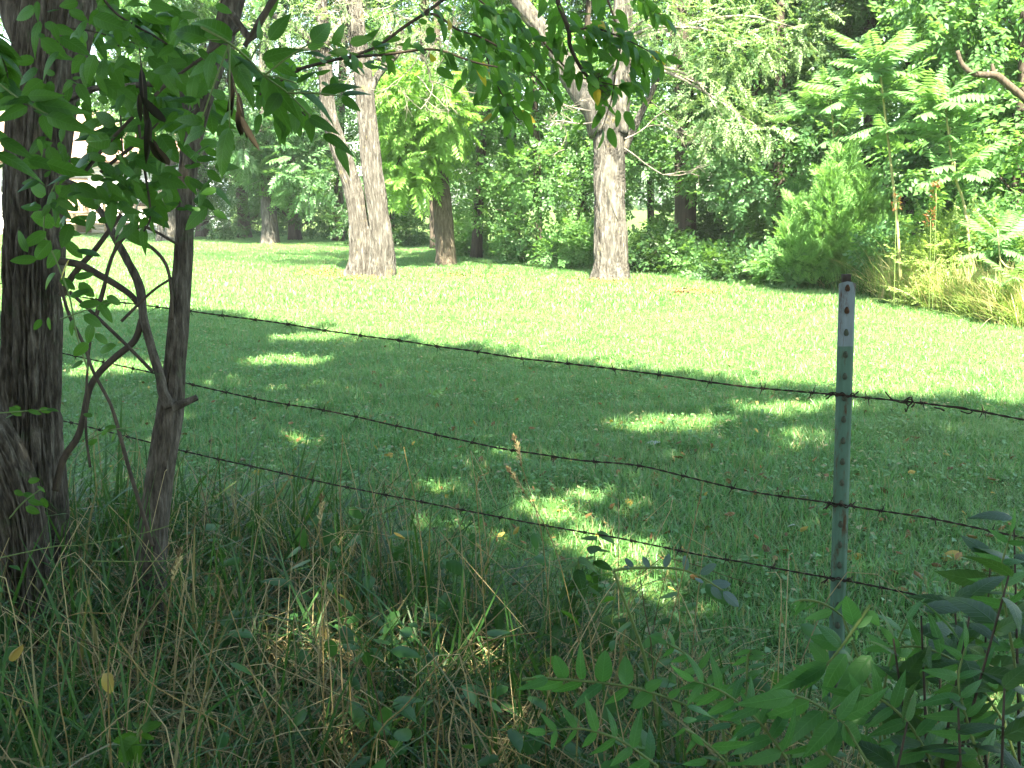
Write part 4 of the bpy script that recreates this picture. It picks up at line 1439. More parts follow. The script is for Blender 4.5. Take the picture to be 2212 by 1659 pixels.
# ------------------------------------------------------------------ near leaves
LV = {
    'broad': [make_mesh("leaf", *leaf_shape(.46, 11, .6, 1.1, .2, .22 + .1 * k, twist=.2 * (k - 1)), M_NEAR) for k in range(4)],
    'serrate': [make_mesh("leaf", *leaf_shape(.50, 17, .55, .9, .15, .2 + .1 * k, serr=.07), M_NEAR) for k in range(2)],
    'lance': [make_mesh("leaf", *leaf_shape(.34, 11, .55, 1.25, .2, .25 + .1 * k, twist=.15 * (k - 1)), M_NEAR) for k in range(4)],
    'ash': [make_mesh("leaf", *leaf_shape(.42, 9, .6, .8, .2, .2 + .12 * k, twist=.2 * (k - 1)), M_NEARY) for k in range(4)],
    'seed': [make_mesh("leaf", *leaf_shape(.29, 13, .5, 1.05, .22, .2 + .1 * k, twist=.12 * (k - 1)), M_SEED) for k in range(4)],
    'seedwide': [make_mesh("leaf", *leaf_shape(.55, 13, .5, .8, .15, .15 + .1 * k), M_SEED) for k in range(2)],
    'bush': [make_mesh("leaf", *leaf_shape(.40, 15, .55, 1.2, .2, .2 + .12 * k, serr=.05), M_BUSH) for k in range(4)],
    'small': [make_mesh("leaf", *leaf_shape(.56, 7, .5, .65, .15, .12 + .1 * k), M_NEARY) for k in range(3)],
    'blue': [make_mesh("leaf", *leaf_shape(.48, 9, .6, .7, .15, .1), M_BLEAF)],
    'wither': [make_mesh("leaf", *leaf_shape(.2, 9, .6, .8, -1.2, .7, twist=2.4 * (k - .5)), M_WITHER) for k in range(3)],
}


def put_leaf(t, kind, base, ydir, nrm, length, name="leaf", g=None):
    g = g or rng
    ms = LV[kind]
    o = part(name, ms[int(g.integers(0, len(ms)))], t)
    M = frames(np.array([ydir]), np.array([nrm]))[0] * length
    mm = Matrix(M.tolist()).to_4x4()
    mm.translation = Vector(np.array(base) - np.array(t.location))
    o.matrix_basis = mm
    return o


def pic_leaf(t, kind, x0, y0, x1, y1, Z, tilt=None, roll=None, g=None):
    """a leaf whose base and tip show at two picture points"""
    g = g or rng
    dz = (g.normal(0, .22) if tilt is None else tilt)
    a = PX(x0, y0, Z)
    L0 = math.hypot(x1 - x0, y1 - y0) * m_per_px(Z)
    b = PX(x1, y1, Z + dz * L0)
    d = norm(b - a)
    n0 = norm(-FW + UP * .35)
    rl = g.normal(0, .45) if roll is None else roll
    s = np.cross(d, n0)
    nrm = n0 * math.cos(rl) + s * math.sin(rl)
    return put_leaf(t, kind, a, d, nrm, float(np.linalg.norm(b - a)), g=g)


def leafy_twig(t, kind, P, n, lo, hi, seed, start=.15, droop=.3, twig=None, mat=None, pair=False, flat=.7):
    """leaves set alternately (or in pairs) along the 3-D path P, each its own object"""
    g = np.random.default_rng(seed)
    P = np.asarray(P, float)
    C = smooth_path(P, 60)
    if twig:
        tube_part("twig", t, P, np.linspace(twig, twig * .4, len(P)), mat or M_VINE, seg=6, n=max(12, len(P) * 5))
    T = norm(np.gradient(C, axis=0))
    for i in range(n):
        f = start + (1 - start) * (i // 2 * 2 if pair else i) / max(1, n - 1)
        j = min(59, int(f * 59))
        s = 1 if i % 2 else -1
        side = norm(np.cross(T[j], np.array([0, 0, 1.0]) + g.normal(0, .25, 3)))
        y = norm(T[j] * g.uniform(.3, .9) + side * s * g.uniform(.6, 1.1) + np.array([0, 0, -droop * g.uniform(.2, 1.6)]) + g.normal(0, .18, 3))
        put_leaf(t, kind, C[j] + side * s * abs(g.normal(0, .05)) + g.normal(0, .02, 3) if n >= 40 else C[j] + g.normal(0, .004, 3), y, np.array([0, 0, flat]) + g.normal(0, .45, 3), g.uniform(lo, hi), g=g)


def branch_thing(label, pts, Z, w0, w1, mat=None, name="branch", cat="branch", seg=10, n=60, bark=.0, group=None):
    Zs = [Z] * len(pts) if np.isscalar(Z) else Z
    P = PATH(pts, Zs)
    t = root(name, P[0], label, cat, group)
    V, F = tube(P, np.linspace(w0, w1, len(P)) / 2 * m_per_px(np.mean(Zs)), seg=seg, n=n, bark=bark)[:2]
    part("stem", make_mesh("stem", V - np.array(t.location), [F], mat or M_VINE), t)
    return t, P


# big pinnate leaves hanging in front of the slim trunk (picture coordinates measured in an enlarged crop)
def zc(x, y):
    return 295 + x / 4.286, y / 4.286


t, P = branch_thing("arching leafy branch with the largest leaves, hanging across the slim trunk's top",
                    [zc(600, 250), zc(860, 400), zc(1050, 560), zc(1180, 700), zc(1400, 860), zc(1600, 1060), zc(1830, 1270)], [1.35, 1.35, 1.38, 1.4, 1.42, 1.45, 1.5], 6, 3, M_GSTEM)
BIG = [(880, 380, 410, 15, 'lance'), (660, 370, 300, 180, 'broad'), (1160, 370, 1070, 180, 'broad'), (1230, 370, 1390, 110, 'broad'), (1620, 390, 1840, 165, 'broad'), (1810, 400, 1980, 240, 'broad'),
       (1760, 540, 1580, 400, 'broad'), (1960, 480, 1775, 470, 'broad'), (1975, 400, 2180, 335, 'broad'), (1160, 550, 1510, 390, 'lance'), (880, 500, 1190, 1010, 'lance'), (1180, 700, 1360, 1160, 'lance'),
       (1230, 720, 1490, 1110, 'lance'), (1480, 770, 1640, 610, 'broad'), (1520, 830, 1880, 990, 'lance'), (1700, 870, 2010, 690, 'broad'), (1900, 880, 2155, 785, 'broad'), (1900, 900, 2075, 1015, 'broad'),
       (1590, 1080, 1885, 1215, 'lance'), (1730, 1240, 2015, 1365, 'lance'), (1850, 1340, 2010, 1605, 'lance'), (1600, 1090, 1620, 1300, 'broad'), (860, 1180, 690, 1610, 'serrate'), (600, 1110, 250, 1180, 'lance'),
       (620, 1130, 300, 1060, 'lance'), (640, 1190, 330, 1290, 'lance'), (760, 1160, 900, 1370, 'serrate'), (560, 930, 250, 880, 'lance'), (330, 640, 120, 640, 'broad'), (1380, 760, 1395, 560, 'broad'),
       (1130, 700, 960, 430, 'lance'), (1000, 560, 760, 640, 'lance'), (720, 480, 560, 700, 'broad'), (940, 640, 1130, 900, 'lance'), (1260, 560, 1470, 720, 'lance'), (520, 260, 300, 330, 'broad'),
       (1330, 860, 1180, 1080, 'broad'), (1420, 900, 1560, 1160, 'lance'), (880, 1020, 700, 1180, 'lance'), (830, 900, 600, 820, 'lance')]
for k, (a, b_, c, d, kd) in enumerate(BIG):
    x0, y0 = zc(a, b_)
    x1, y1 = zc(c, d)
    pic_leaf(t, kd, x0, y0, x1, y1, 1.36 + .11 * ((x0 - 380) / 350) + .03 * (k % 3))
for k, (a, b_, c, d) in enumerate(((860, 400, 660, 370), (1050, 560, 1160, 380), (1180, 700, 1480, 770), (1400, 860, 1520, 830), (1180, 700, 1620, 390), (1400, 860, 1900, 890), (860, 400, 600, 1110), (1600, 1060, 1600, 1090), (860, 400, 860, 1180))):
    x0, y0 = zc(a, b_); x1, y1 = zc(c, d)
    tube_part("petiole", t, [PX(x0, y0, 1.4), PX((x0 + x1) / 2, (y0 + y1) / 2 - 3, 1.4), PX(x1, y1, 1.4)], [.0016, .0014, .001], M_GSTEM, seg=5)

# left cluster over the tall trunk
t, P = branch_thing("dark drooping leaf spray across the tall furrowed trunk", [(-40, 150), (30, 205), (75, 232), (110, 250)], 1.5, 5, 3, M_GSTEM)
for x0, y0, x1, y1, kd in ((75, 215, 180, 258, 'lance'), (70, 215, -5, 208, 'lance'), (70, 225, 176, 232, 'lance'), (60, 230, -20, 262, 'lance'), (72, 238, 150, 252, 'lance'), (40, 212, -40, 240, 'lance'),
                           (100, 250, 176, 275, 'lance'), (20, 190, -40, 180, 'lance'), (60, 208, 130, 200, 'lance'), (0, 300, 70, 335, 'lance'), (-10, 330, 90, 362, 'lance'), (10, 356, -30, 366, 'lance'), (60, 345, 145, 355, 'lance'), (100, 350, 190, 392, 'lance'), (-20, 280, 40, 318, 'lance')):
    pic_leaf(t, kd, x0, y0, x1, y1, 1.5)

# leaf spray in the middle, between the trunks
t, P = branch_thing("straight slanting vine stem with broad dark leaves between the two trunks",
                    [(178, 378), (233, 310), (300, 240), (367, 177), (447, 117), (520, 60)], 2.1, 8, 6)
for x0, y0, x1, y1, kd in ((330, 262, 250, 272, 'broad'), (340, 262, 420, 276, 'serrate'), (325, 245, 405, 225, 'broad'), (270, 290, 180, 278, 'broad'), (240, 300, 150, 316, 'lance'), (300, 270, 340, 340, 'serrate'), (345, 290, 380, 345, 'serrate'),
                           (250, 270, 190, 240, 'broad'), (280, 250, 330, 210, 'broad'), (200, 340, 120, 350, 'lance'), (210, 350, 300, 392, 'lance'), (180, 370, 90, 385, 'lance'), (250, 360, 330, 330, 'broad'), (290, 340, 380, 372, 'broad'),
                           (300, 400, 350, 450, 'broad'), (310, 420, 270, 470, 'broad'), (330, 430, 360, 480, 'serrate'), (290, 400, 230, 430, 'broad'), (240, 390, 190, 430, 'broad'), (340, 380, 400, 400, 'broad'),
                           (200, 300, 150, 285, 'broad'), (360, 260, 300, 225, 'broad'), (230, 420, 270, 450, 'broad'), (160, 400, 110, 440, 'lance'), (320, 470, 290, 500, 'lance'), (300, 480, 240, 520, 'lance'), (310, 490, 306, 555, 'lance')):
    pic_leaf(t, kd, x0, y0, x1, y1, 2.05 + rng.uniform(-.1, .1))
gq = np.random.default_rng(91)
for k in range(300):
    x0, y0 = gq.uniform(70, 470), gq.uniform(0, 460)
    a = gq.uniform(0, 6.28); L_ = gq.uniform(30, 66)
    pic_leaf(t, gq.choice(['broad', 'lance', 'serrate', 'broad']), x0, y0, x0 + L_ * math.cos(a), y0 + L_ * (.35 + .65 * math.sin(a)), gq.uniform(1.8, 2.5), g=gq)
for k in range(60):      # low leaves that screen the house
    x0, y0 = gq.uniform(110, 370), gq.uniform(330, 500)
    a = gq.uniform(0, 6.28); L_ = gq.uniform(34, 60)
    pic_leaf(t, gq.choice(['broad', 'lance', 'serrate']), x0, y0, x0 + L_ * math.cos(a), y0 + L_ * (.3 + .6 * math.sin(a)), gq.uniform(2.0, 2.5), g=gq)
tube_part("stem", t, PATH([(217, 372), (262, 335), (307, 300), (345, 262)], 2.1), np.array([4, 4, 3, 2]) * m_per_px(2.1), M_VINE, seg=6)
tube_part("stem", t, PATH([(300, 270), (306, 330), (318, 400), (325, 470), (310, 500)], 2.1), np.array([3, 3, 3, 2, 2]) * m_per_px(2.1), M_VINE, seg=6)

# withered leaves
for k, (lab, items) in enumerate((
        ("blackened withered leaf cluster hanging between the two trunks", [(305, 145, 300, 215), (308, 160, 318, 235), (312, 220, 316, 290), (322, 250, 326, 345), (330, 300, 342, 350), (318, 300, 332, 360), (300, 200, 290, 250), (310, 210, 322, 262)]),
        ("blackened withered leaf cluster hanging over the slim trunk's shoulder", [(496, 140, 505, 200), (500, 170, 512, 240), (506, 190, 502, 262), (515, 200, 520, 270), (510, 240, 500, 290), (520, 250, 512, 312), (524, 250, 536, 290)]))):
    a = items[0]
    t = root("withered_leaves", PX(a[0], a[1], 1.75), lab, "withered leaves", "withered leaf clusters")
    tube_part("stem", t, PATH([(a[0] - 4, a[1] - 40), (a[0], a[1]), (items[-1][0], items[-1][1])], 1.75), [.0012, .0012, .0008], M_VINE, seg=5)
    for q in items:
        pic_leaf(t, 'wither', *q, 1.75)

# ------------------------------------------------------------------ vines below
VINES = [
    ("dark vine arching down from the tall trunk to the slim sapling's branch", [(120, 562), (172, 572), (210, 592), (245, 612), (280, 636), (302, 660)], 3.0, 17, 13),
    ("thick bent vine stem rising past the arching one", [(132, 640), (150, 606), (175, 572), (200, 545), (224, 514), (262, 462)], 3.02, 16, 9),
    ("thin vine looping up and over toward the slim sapling", [(205, 690), (222, 632), (232, 585), (246, 545), (268, 513), (303, 490), (330, 497), (383, 527)], 2.9, 9, 6),
    ("thin arched vine ending at the slim sapling's bark", [(245, 512), (280, 512), (320, 530), (350, 558), (364, 590), (370, 640), (372, 690)], 2.9, 8, 7),
    ("dead twig crossing in an X beside the slim sapling", [(262, 694), (308, 648), (338, 622), (372, 600)], 2.9, 7, 5),
    ("straight thin vine slanting down to the slim sapling's fork", [(150, 630), (200, 676), (267, 740), (330, 803)], 2.85, 7, 8),
    ("thick grey vine curving from the upper wire down into the weeds", [(306, 690), (290, 736), (247, 773), (213, 806), (192, 843), (180, 903), (167, 946), (137, 993), (120, 1060)], 2.95, 14, 15),
    ("long thin vine stem drooping through the wires into the grass", [(128, 610), (150, 683), (180, 743), (200, 800), (240, 876), (260, 943), (280, 1016), (303, 1090), (330, 1180)], 2.8, 7, 8),
    ("near upright thin vine stem between the two trunks", [(258, 510), (243, 553), (230, 596), (213, 653), (197, 726), (188, 820), (186, 930), (195, 1010)], 2.85, 6, 5),
]
vt = []
for lab, pts, Z, w0, w1 in VINES:
    vt.append(branch_thing(lab, pts, Z, w0, w1, name="vine", cat="vine", seg=12, n=70, bark=.0015))
g = np.random.default_rng(77)
# vine leaves over the trunk and wires
t, P = branch_thing("green leafy creeper climbing over the lower part of the tall trunk", [(190, 800), (165, 720), (150, 640), (120, 560), (95, 500), (105, 430), (130, 380)], 2.6, 4, 3, M_GSTEM, name="creeper", cat="creeper")
for q in ((130, 470, 95, 500), (120, 480, 60, 470), (140, 520, 180, 560), (130, 540, 90, 580), (100, 500, 50, 530), (110, 520, 70, 560), (150, 560, 120, 600), (90, 450, 40, 440), (115, 440, 135, 480), (80, 560, 20, 560), (60, 545, 30, 500), (160, 600, 200, 590),
          (150, 640, 190, 620), (170, 660, 215, 650), (180, 680, 220, 700), (210, 670, 240, 640), (215, 655, 240, 690), (230, 640, 262, 655), (200, 700, 180, 740), (205, 720, 235, 740), (160, 690, 140, 720), (90, 690, 70, 715), (105, 685, 100, 712),
          (190, 740, 160, 770), (215, 760, 240, 740), (180, 780, 150, 790), (120, 400, 150, 430), (100, 420, 60, 400), (130, 600, 160, 620), (170, 610, 200, 640), (120, 590, 80, 610), (130, 500, 175, 500), (150, 480, 190, 460), (165, 540, 215, 540),
          (20, 880, 45, 896), (45, 880, 20, 888), (60, 886, 90, 892), (85, 884, 110, 890), (100, 885, 118, 880), (30, 895, 10, 900), (225, 930, 250, 920), (235, 925, 215, 940), (255, 930, 285, 925), (250, 935, 235, 950), (190, 960, 210, 950), (200, 900, 180, 890),
          (50, 1065, 75, 1072), (60, 1080, 90, 1090), (55, 1095, 80, 1110), (90, 1075, 100, 1100), (80, 1050, 100, 1060), (30, 1060, 50, 1070), (60, 1040, 85, 1035)):
    pic_leaf(t, 'small' if g.random() < .6 else 'ash', *q, 2.6 + g.uniform(-.15, .15), g=g)
tube_part("stem", t, PATH([(0, 892), (60, 888), (118, 884)], 2.6), [.002, .002, .001], M_GSTEM, seg=5)
tube_part("stem", t, PATH([(20, 1120), (50, 1085), (90, 1055)], 2.6), [.002, .002, .001], M_GSTEM, seg=5)
tube_part("stem", t, PATH([(130, 690), (180, 672), (240, 652), (285, 645)], 2.6), [.002, .002, .001], M_GSTEM, seg=5)
tube_part("stem", t, PATH([(190, 950), (235, 930), (290, 922)], 2.6), [.002, .002, .001], M_GSTEM, seg=5)

# ------------------------------------------------------------------ upper twigs
UPPER = [
    ("thin dark twig slanting down across the top, beside the tall trunk", [(200, -40), (250, 28), (340, 82), (400, 122), (440, 150)], 2.3, 6, 4, 'broad', 16, .05, .08),
    ("long thin vertical vine hanging from overhead between the trunks", [(225, -60), (236, 10), (253, 67), (258, 190), (263, 300), (266, 360)], 2.4, 5, 4, 'ash', 4, .04, .06),
    ("pale thin twig sagging below the dark slanting one", [(140, 60), (197, 67), (260, 84), (330, 108), (400, 140)], 2.5, 4, 3, 'ash', 14, .04, .06),
    ("thick dark twig crossing the slim trunk's top", [(640, -80), (592, 0), (560, 50), (528, 100)], 2.5, 13, 10, 'ash', 4, .05, .07),
    ("dark bough over the lawn, rising to the top edge between the two lawn trees", [(560, 205), (640, 155), (700, 135), (770, 118), (820, 97), (870, 60), (913, 32), (950, 5), (1010, -40)], 2.9, 5, 8, 'ash', 40, .045, .065),
    ("dark leafy twig crossing the twin trunks nearly level", [(640, 150), (737, 127), (837, 117), (937, 107), (1020, 133), (1075, 145)], 2.8, 7, 4, 'ash', 44, .045, .065),
    ("forked leafy twig dropping from the dark bough", [(915, 31), (944, 33), (987, 63), (1037, 80), (1090, 110), (1150, 160), (1190, 200)], 3.5, 6, 3, 'ash', 56, .05, .08),
    ("hanging dark branch tipped with a dead tangle, leafy all round", [(1195, -60), (1204, 0), (1227, 60), (1232, 100), (1257, 150), (1290, 187)], 3.6, 12, 7, 'ash', 40, .06, .085),
    ("leafy spray hanging in front of the scarred trunk's fork", [(1290, -60), (1320, 20), (1340, 90), (1330, 150), (1322, 210), (1300, 280)], 3.7, 6, 2, 'ash', 42, .06, .085),
    ("leafy twig spreading over the limbs from the hanging branch", [(1228, 70), (1280, 60), (1340, 80), (1400, 110), (1420, 130)], 3.6, 5, 2, 'ash', 60, .06, .085),
    ("leafy twig sweeping low toward the scarred trunk", [(1150, 60), (1190, 110), (1240, 160), (1310, 180), (1390, 195)], 3.7, 5, 2, 'ash', 46, .06, .085),
    ("leafy spray filling the top edge over the leaning limb", [(1000, -30), (1060, 20), (1120, 60), (1160, 110)], 3.6, 5, 2, 'ash', 60, .06, .085),
    ("small leafy spray at the top edge right of the scarred trunk's limbs", [(1360, -40), (1400, 10), (1440, 40)], 3.0, 5, 2, 'ash', 18, .05, .07),
    ("lowest leafy twig drooping among the lawn tree limbs", [(1040, 80), (1060, 150), (1090, 215), (1120, 260)], 3.1, 5, 2, 'ash', 60, .05, .07),
    ("bright backlit leafy twig between the tall trunk and the pale sagging twig", [(120, 20), (200, 30), (290, 50), (370, 50)], 4.2, 6, 3, 'ash', 110, .07, .13),
    ("shadowy leafy twig hanging at the picture's upper corner", [(-60, 40), (-20, 90), (10, 140), (20, 190)], 2.2, 5, 3, 'broad', 18, .06, .10),
    ("leafy twig hanging behind the slanting vine stem", [(180, 110), (240, 150), (310, 180), (380, 200), (460, 230)], 3.6, 7, 3, 'ash', 90, .07, .12),
    ("leafy twig between the slim trunk and the twin trunks, lowest of its kind", [(470, 100), (540, 150), (600, 190), (660, 250)], 3.4, 6, 3, 'ash', 50, .06, .10),
]
for k, (lab, pts, Z, w0, w1, kd, n, lo, hi) in enumerate(UPPER):
    t, P = branch_thing(lab, pts, Z, w0, w1, name="leafy_twig", cat="twig")
    leafy_twig(t, kd, P, n, lo, hi, 500 + k, start=.1, droop=.3)
    if "dead tangle" in lab:
        tw = bare_twigs([(P[-1], norm(np.random.default_rng(q).normal(size=3))) for q in range(7)], 2, .05, .0025, .8, 5)
        part("dead_tangle", tw.mesh("dead_tangle", M_VINE, t.location), t)


# ================================================================== seedlings at the lower edge
def seedling(label, rachis, Z, leaflets, base, kind='seed', name="seedling", cat="seedling", stem=None, mat=None):
    """rachis in picture points; leaflets as (x0,y0,x1,y1[,kind]); base = ground point below"""
    Zs = [Z] * len(rachis) if np.isscalar(Z) else Z
    P = PATH(rachis, Zs)
    t = root(name, (base[0], base[1], 0), label, cat)
    u = m_per_px(np.mean(Zs))
    tube_part("rachis", t, P, np.linspace(3.6, 2.0, len(P)) * u, mat or M_YSTEM if False else (mat or M_GSTEM), seg=8, n=40)
    e = P[-1] if stem is None else P[stem]
    q = np.array([base[0], base[1], -.02])
    tube_part("stem", t, [q, (q + e) / 2 + np.array([.02, 0, .05]), e], [4.5 * u, 4 * u, 3 * u], mat or M_GSTEM, seg=8, n=24)
    gg = np.random.default_rng(int(rachis[0][0]))
    for l in leaflets:
        pic_leaf(t, l[4] if len(l) > 4 else kind, l[0], l[1], l[2], l[3], float(np.mean(Zs)) + gg.uniform(-.02, .02), g=gg)
    return t


def zr(*a):
    return tuple((1475 + v / 3 if i % 2 == 0 else 1106 + v / 3) for i, v in enumerate(a))


def zm(*a):
    return tuple((737.3 + v / 3 if i % 2 == 0 else 1106 + v / 3) for i, v in enumerate(a))


seedling("pinnate seedling frond with a yellow rib slanting up across the post's foot", [zr(1215, 600), zr(1120, 740), zr(1030, 870), zr(940, 980), zr(860, 1060), zr(740, 1190)], 1.75,
         [zr(1120, 740, 1050, 560) + ('seedwide',), zr(1110, 740, 1230, 640) + ('seedwide',), zr(1030, 870, 910, 720) + ('seedwide',), zr(1020, 870, 840, 800) + ('seedwide',), zr(1040, 860, 1110, 800),
          zr(940, 985, 840, 850) + ('seedwide',), zr(930, 985, 560, 1190), zr(920, 1000, 680, 1180), zr(905, 1015, 750, 1180), zr(1060, 920, 840, 1210), zr(1220, 930, 945, 1270), zr(1200, 640, 1280, 740) + ('seedwide',),
          zr(860, 1060, 700, 990), zr(1130, 760, 1120, 840)], (.62, 1.55, 0))
seedling("low seedling frond of long drooping leaflets nearest the viewer", [zr(700, 1185), zr(740, 1192), zr(820, 1222), zr(940, 1290), zr(1010, 1340), zr(1060, 1390)], 1.6,
         [zr(730, 1190, 390, 1255), zr(500, 1260, 305, 1350), zr(820, 1225, 495, 1400), zr(900, 1290, 615, 1510), zr(1000, 1345, 765, 1620), zr(1005, 1335, 1380, 1240), zr(1035, 1375, 1190, 1525) + ('seedwide',), zr(1000, 1345, 1180, 1120)], (.75, 1.3, 0))
seedling("long level frond with upright oval leaflets in the grass midway along the bottom", [zm(1170, 1085), zm(1300, 1080), zm(1500, 1090), zm(1700, 1110), zm(1900, 1140), zm(2160, 1220), zm(2400, 1330), zm(2560, 1480)], 1.85,
         [zm(1450, 1085, 1385, 940) + ('seedwide',), zm(1560, 1090, 1530, 900), zm(1690, 1105, 1710, 920) + ('seedwide',), zm(1850, 1125, 1830, 930) + ('seedwide',), zm(1440, 1090, 1220, 1190), zm(1560, 1100, 1350, 1200), zm(1690, 1115, 1485, 1250),
          zm(1860, 1140, 1710, 1270), zm(2010, 1165, 1885, 1270) + ('seedwide',), zm(1970, 1150, 2080, 1090) + ('seedwide',), zm(1330, 1075, 1160, 1100), zm(1340, 1085, 1165, 1150), zm(2160, 1215, 2200, 1320) + ('seedwide',), zm(2120, 1200, 2200, 1155) + ('seedwide',)], (.45, 1.6, 0))
seedling("small curled seedling tip against the steel post", [zr(720, 590), zr(780, 570), zr(870, 580), zr(960, 620), zr(1040, 680)], 1.9,
         [zr(780, 575, 715, 650), zr(800, 580, 730, 680), zr(870, 585, 800, 660), zr(970, 640, 780, 700), zr(960, 660, 850, 690), zr(985, 640, 1050, 570), zr(760, 580, 700, 610)], (.78, 1.75, 0))
seedling("upright seedling with narrow drooping leaflets just short of the post", [zr(440, 890), zr(425, 930), zr(418, 1000), zr(414, 1080), zr(412, 1180), zr(400, 1400)], 1.95,
         [zr(435, 895, 330, 930), zr(430, 900, 550, 920), zr(425, 935, 320, 1010), zr(425, 945, 550, 945), zr(420, 1010, 550, 965), zr(418, 1020, 280, 1040), zr(416, 1060, 540, 1020), zr(415, 1085, 270, 1110), zr(414, 1100, 500, 1060), zr(412, 1160, 160, 1150)], (.5, 1.75, 0))
seedling("leafy seedling at the very bottom, cut by the frame", [zr(0, 1400), zr(100, 1460), zr(200, 1540), zr(300, 1640)], 1.5,
         [zr(10, 1400, -60, 1500), zr(60, 1440, 160, 1540), zr(90, 1460, 20, 1560), zr(180, 1520, 480, 1530), zr(160, 1610, -10, 1650), zr(230, 1560, 400, 1480), zr(280, 1630, 440, 1650), zr(0, 1350, 120, 1340), zr(30, 1260, 210, 1290)], (.35, 1.3, 0), kind='seed')
seedling("broad pale-green leaves of a low weed, lower-left, lobed and toothed", [(308, 1565), (300, 1580), (296, 1600), (296, 1650)], 1.75,
         [(300, 1590, 240, 1612, 'serrate'), (298, 1595, 240, 1655, 'serrate'), (300, 1600, 288, 1655, 'serrate'), (305, 1575, 345, 1560, 'serrate'), (300, 1570, 285, 1560, 'serrate'), (305, 1585, 330, 1600, 'serrate')], (-.68, 1.7, 0), name="weed", cat="weed")
gs = np.random.default_rng(71)
for lab, pts, Z, npair, ll, bb in (
        ("bright frond bending toward the level one, just short of the post", [(1700, 1640), (1640, 1560), (1570, 1500), (1500, 1470)], 1.62, 7, 92, (.45, 1.35)),
        ("tall compound-leaf seedling standing past the post toward the dark bush", [(1900, 1640), (1905, 1520), (1925, 1420), (1960, 1340)], 1.85, 6, 95, (.68, 1.7)),
        ("frond spread low at the foot of the post", [(1810, 1650), (1740, 1590), (1660, 1560), (1580, 1565)], 1.72, 6, 84, (.6, 1.5)),
        ("small pale frond under the bluish leaves", [(1560, 1560), (1530, 1480), (1490, 1420), (1440, 1390)], 2.0, 6, 62, (.4, 1.8)),
        ("frond in the shadow between the post and the dark bush", [(2010, 1640), (1960, 1560), (1900, 1510), (1840, 1500)], 1.68, 6, 90, (.72, 1.45)),
        ("frond rising through the dark bush near the lower corner", [(2120, 1650), (2090, 1560), (2070, 1470), (2085, 1400)], 1.6, 6, 88, (.82, 1.35)),
        ("frond arching over the dark bush toward the post", [(2170, 1560), (2090, 1450), (2000, 1400), (1920, 1400)], 1.8, 7, 84, (.95, 1.6)),
        ("pale upright frond beside the picture's edge above the dark bush", [(2190, 1420), (2170, 1300), (2165, 1220), (2185, 1150)], 1.9, 6, 80, (1.0, 1.75)),
        ("frond at the bottom edge beneath the level one", [(1420, 1655), (1340, 1600), (1260, 1575), (1180, 1580)], 1.62, 6, 80, (.2, 1.4))):
    C = smooth_path([(a, c, 0) for a, c in pts], npair * 2 + 1)
    lf = []
    for i in range(1, npair * 2 + 1):
        d = norm(C[i] - C[i - 1])[:2]
        f = i / (npair * 2)
        for s in (-1, 1):
            if i % 2 == 0 or i == npair * 2:
                continue
            e = norm(d * .55 + np.array([-d[1], d[0]]) * s + np.array([0, .25])) * ll * (1.1 - .45 * f) * gs.uniform(.85, 1.1)
            lf.append((C[i][0], C[i][1], C[i][0] + e[0], C[i][1] + e[1]))
    e = norm(C[-1] - C[-2])[:2] * ll * .7
    lf.append((C[-1][0], C[-1][1], C[-1][0] + e[0], C[-1][1] + e[1]))
    seedling(lab, pts, Z, lf, (bb[0], bb[1], 0), stem=0)
# bluish leaves
seedling("thin stalk of small bluish oval leaves low over the lawn", [(1325, 1232), (1360, 1228), (1420, 1226), (1480, 1232), (1520, 1250), (1560, 1275)], 2.05,
         [(1368, 1226, 1350, 1205, 'blue'), (1402, 1226, 1388, 1202, 'blue'), (1436, 1226, 1446, 1196, 'blue'), (1484, 1232, 1480, 1200, 'blue'), (1512, 1240, 1550, 1220, 'blue'), (1520, 1258, 1502, 1248, 'blue'),
          (1535, 1262, 1580, 1260, 'blue'), (1536, 1268, 1560, 1295, 'blue'), (1562, 1278, 1598, 1310, 'blue'), (1360, 1230, 1348, 1222, 'blue')], (.35, 2.0, 0), stem=0)

# leafy weeds in the middle of the rough grass
gw = np.random.default_rng(31)
WEEDS = [
    ("leafy weed with three pale oval leaves beside the dry stalks", (880, 1185), 60, 6), ("toothed-leaf weed standing below the third wire", (1250, 1240), 85, 13),
    ("tall leafy weed just under the third wire's middle", (1290, 1180), 75, 12), ("drooping broad-leaved weed amid dead stems", (1080, 1310), 80, 12),
    ("dark broad-leaved weed beside the level frond", (1210, 1350), 80, 12), ("low weed with rounded leaves in the rough grass", (930, 1240), 60, 8),
    ("small weed with pale leaves near the leaning trunk's foot", (235, 1250), 60, 8), ("leafy weed low in the thick grass between trunk and stalks", (330, 1300), 60, 8),
    ("weed with narrow leaves just behind the seedlings", (1330, 1300), 70, 10), ("small bright weed at the grass edge by the bluish leaves", (1370, 1340), 50, 8),
]
for lab, (x, y), sz, n in WEEDS:
    Z = GZ(x, min(1640, y + 190))
    u = m_per_px(Z)
    top = PX(x, y - sz * .4, Z)
    t = root("weed", (top[0], top[1], 0), lab, "weed")
    P = [np.array([top[0] + .02, top[1], -.02]), np.array([top[0] - .01, top[1], top[2] * .5]), top]
    tube_part("stem", t, P, [.003, .0025, .0015], M_GSTEM, seg=6)
    C = smooth_path(P, 40)
    for i in range(n):
        c = C[int(39 * (1 - .62 * i / n))]
        a = 2.4 * i + gw.normal(0, .3)
        yv = np.array([math.cos(a), math.sin(a), gw.uniform(-.5, .25)])
        put_leaf(t, gw.choice(['serrate', 'broad', 'lance']), c, norm(yv), np.array([0, 0, 1]) + gw.normal(0, .25, 3), gw.uniform(.6, 1.0) * sz * u, g=gw)


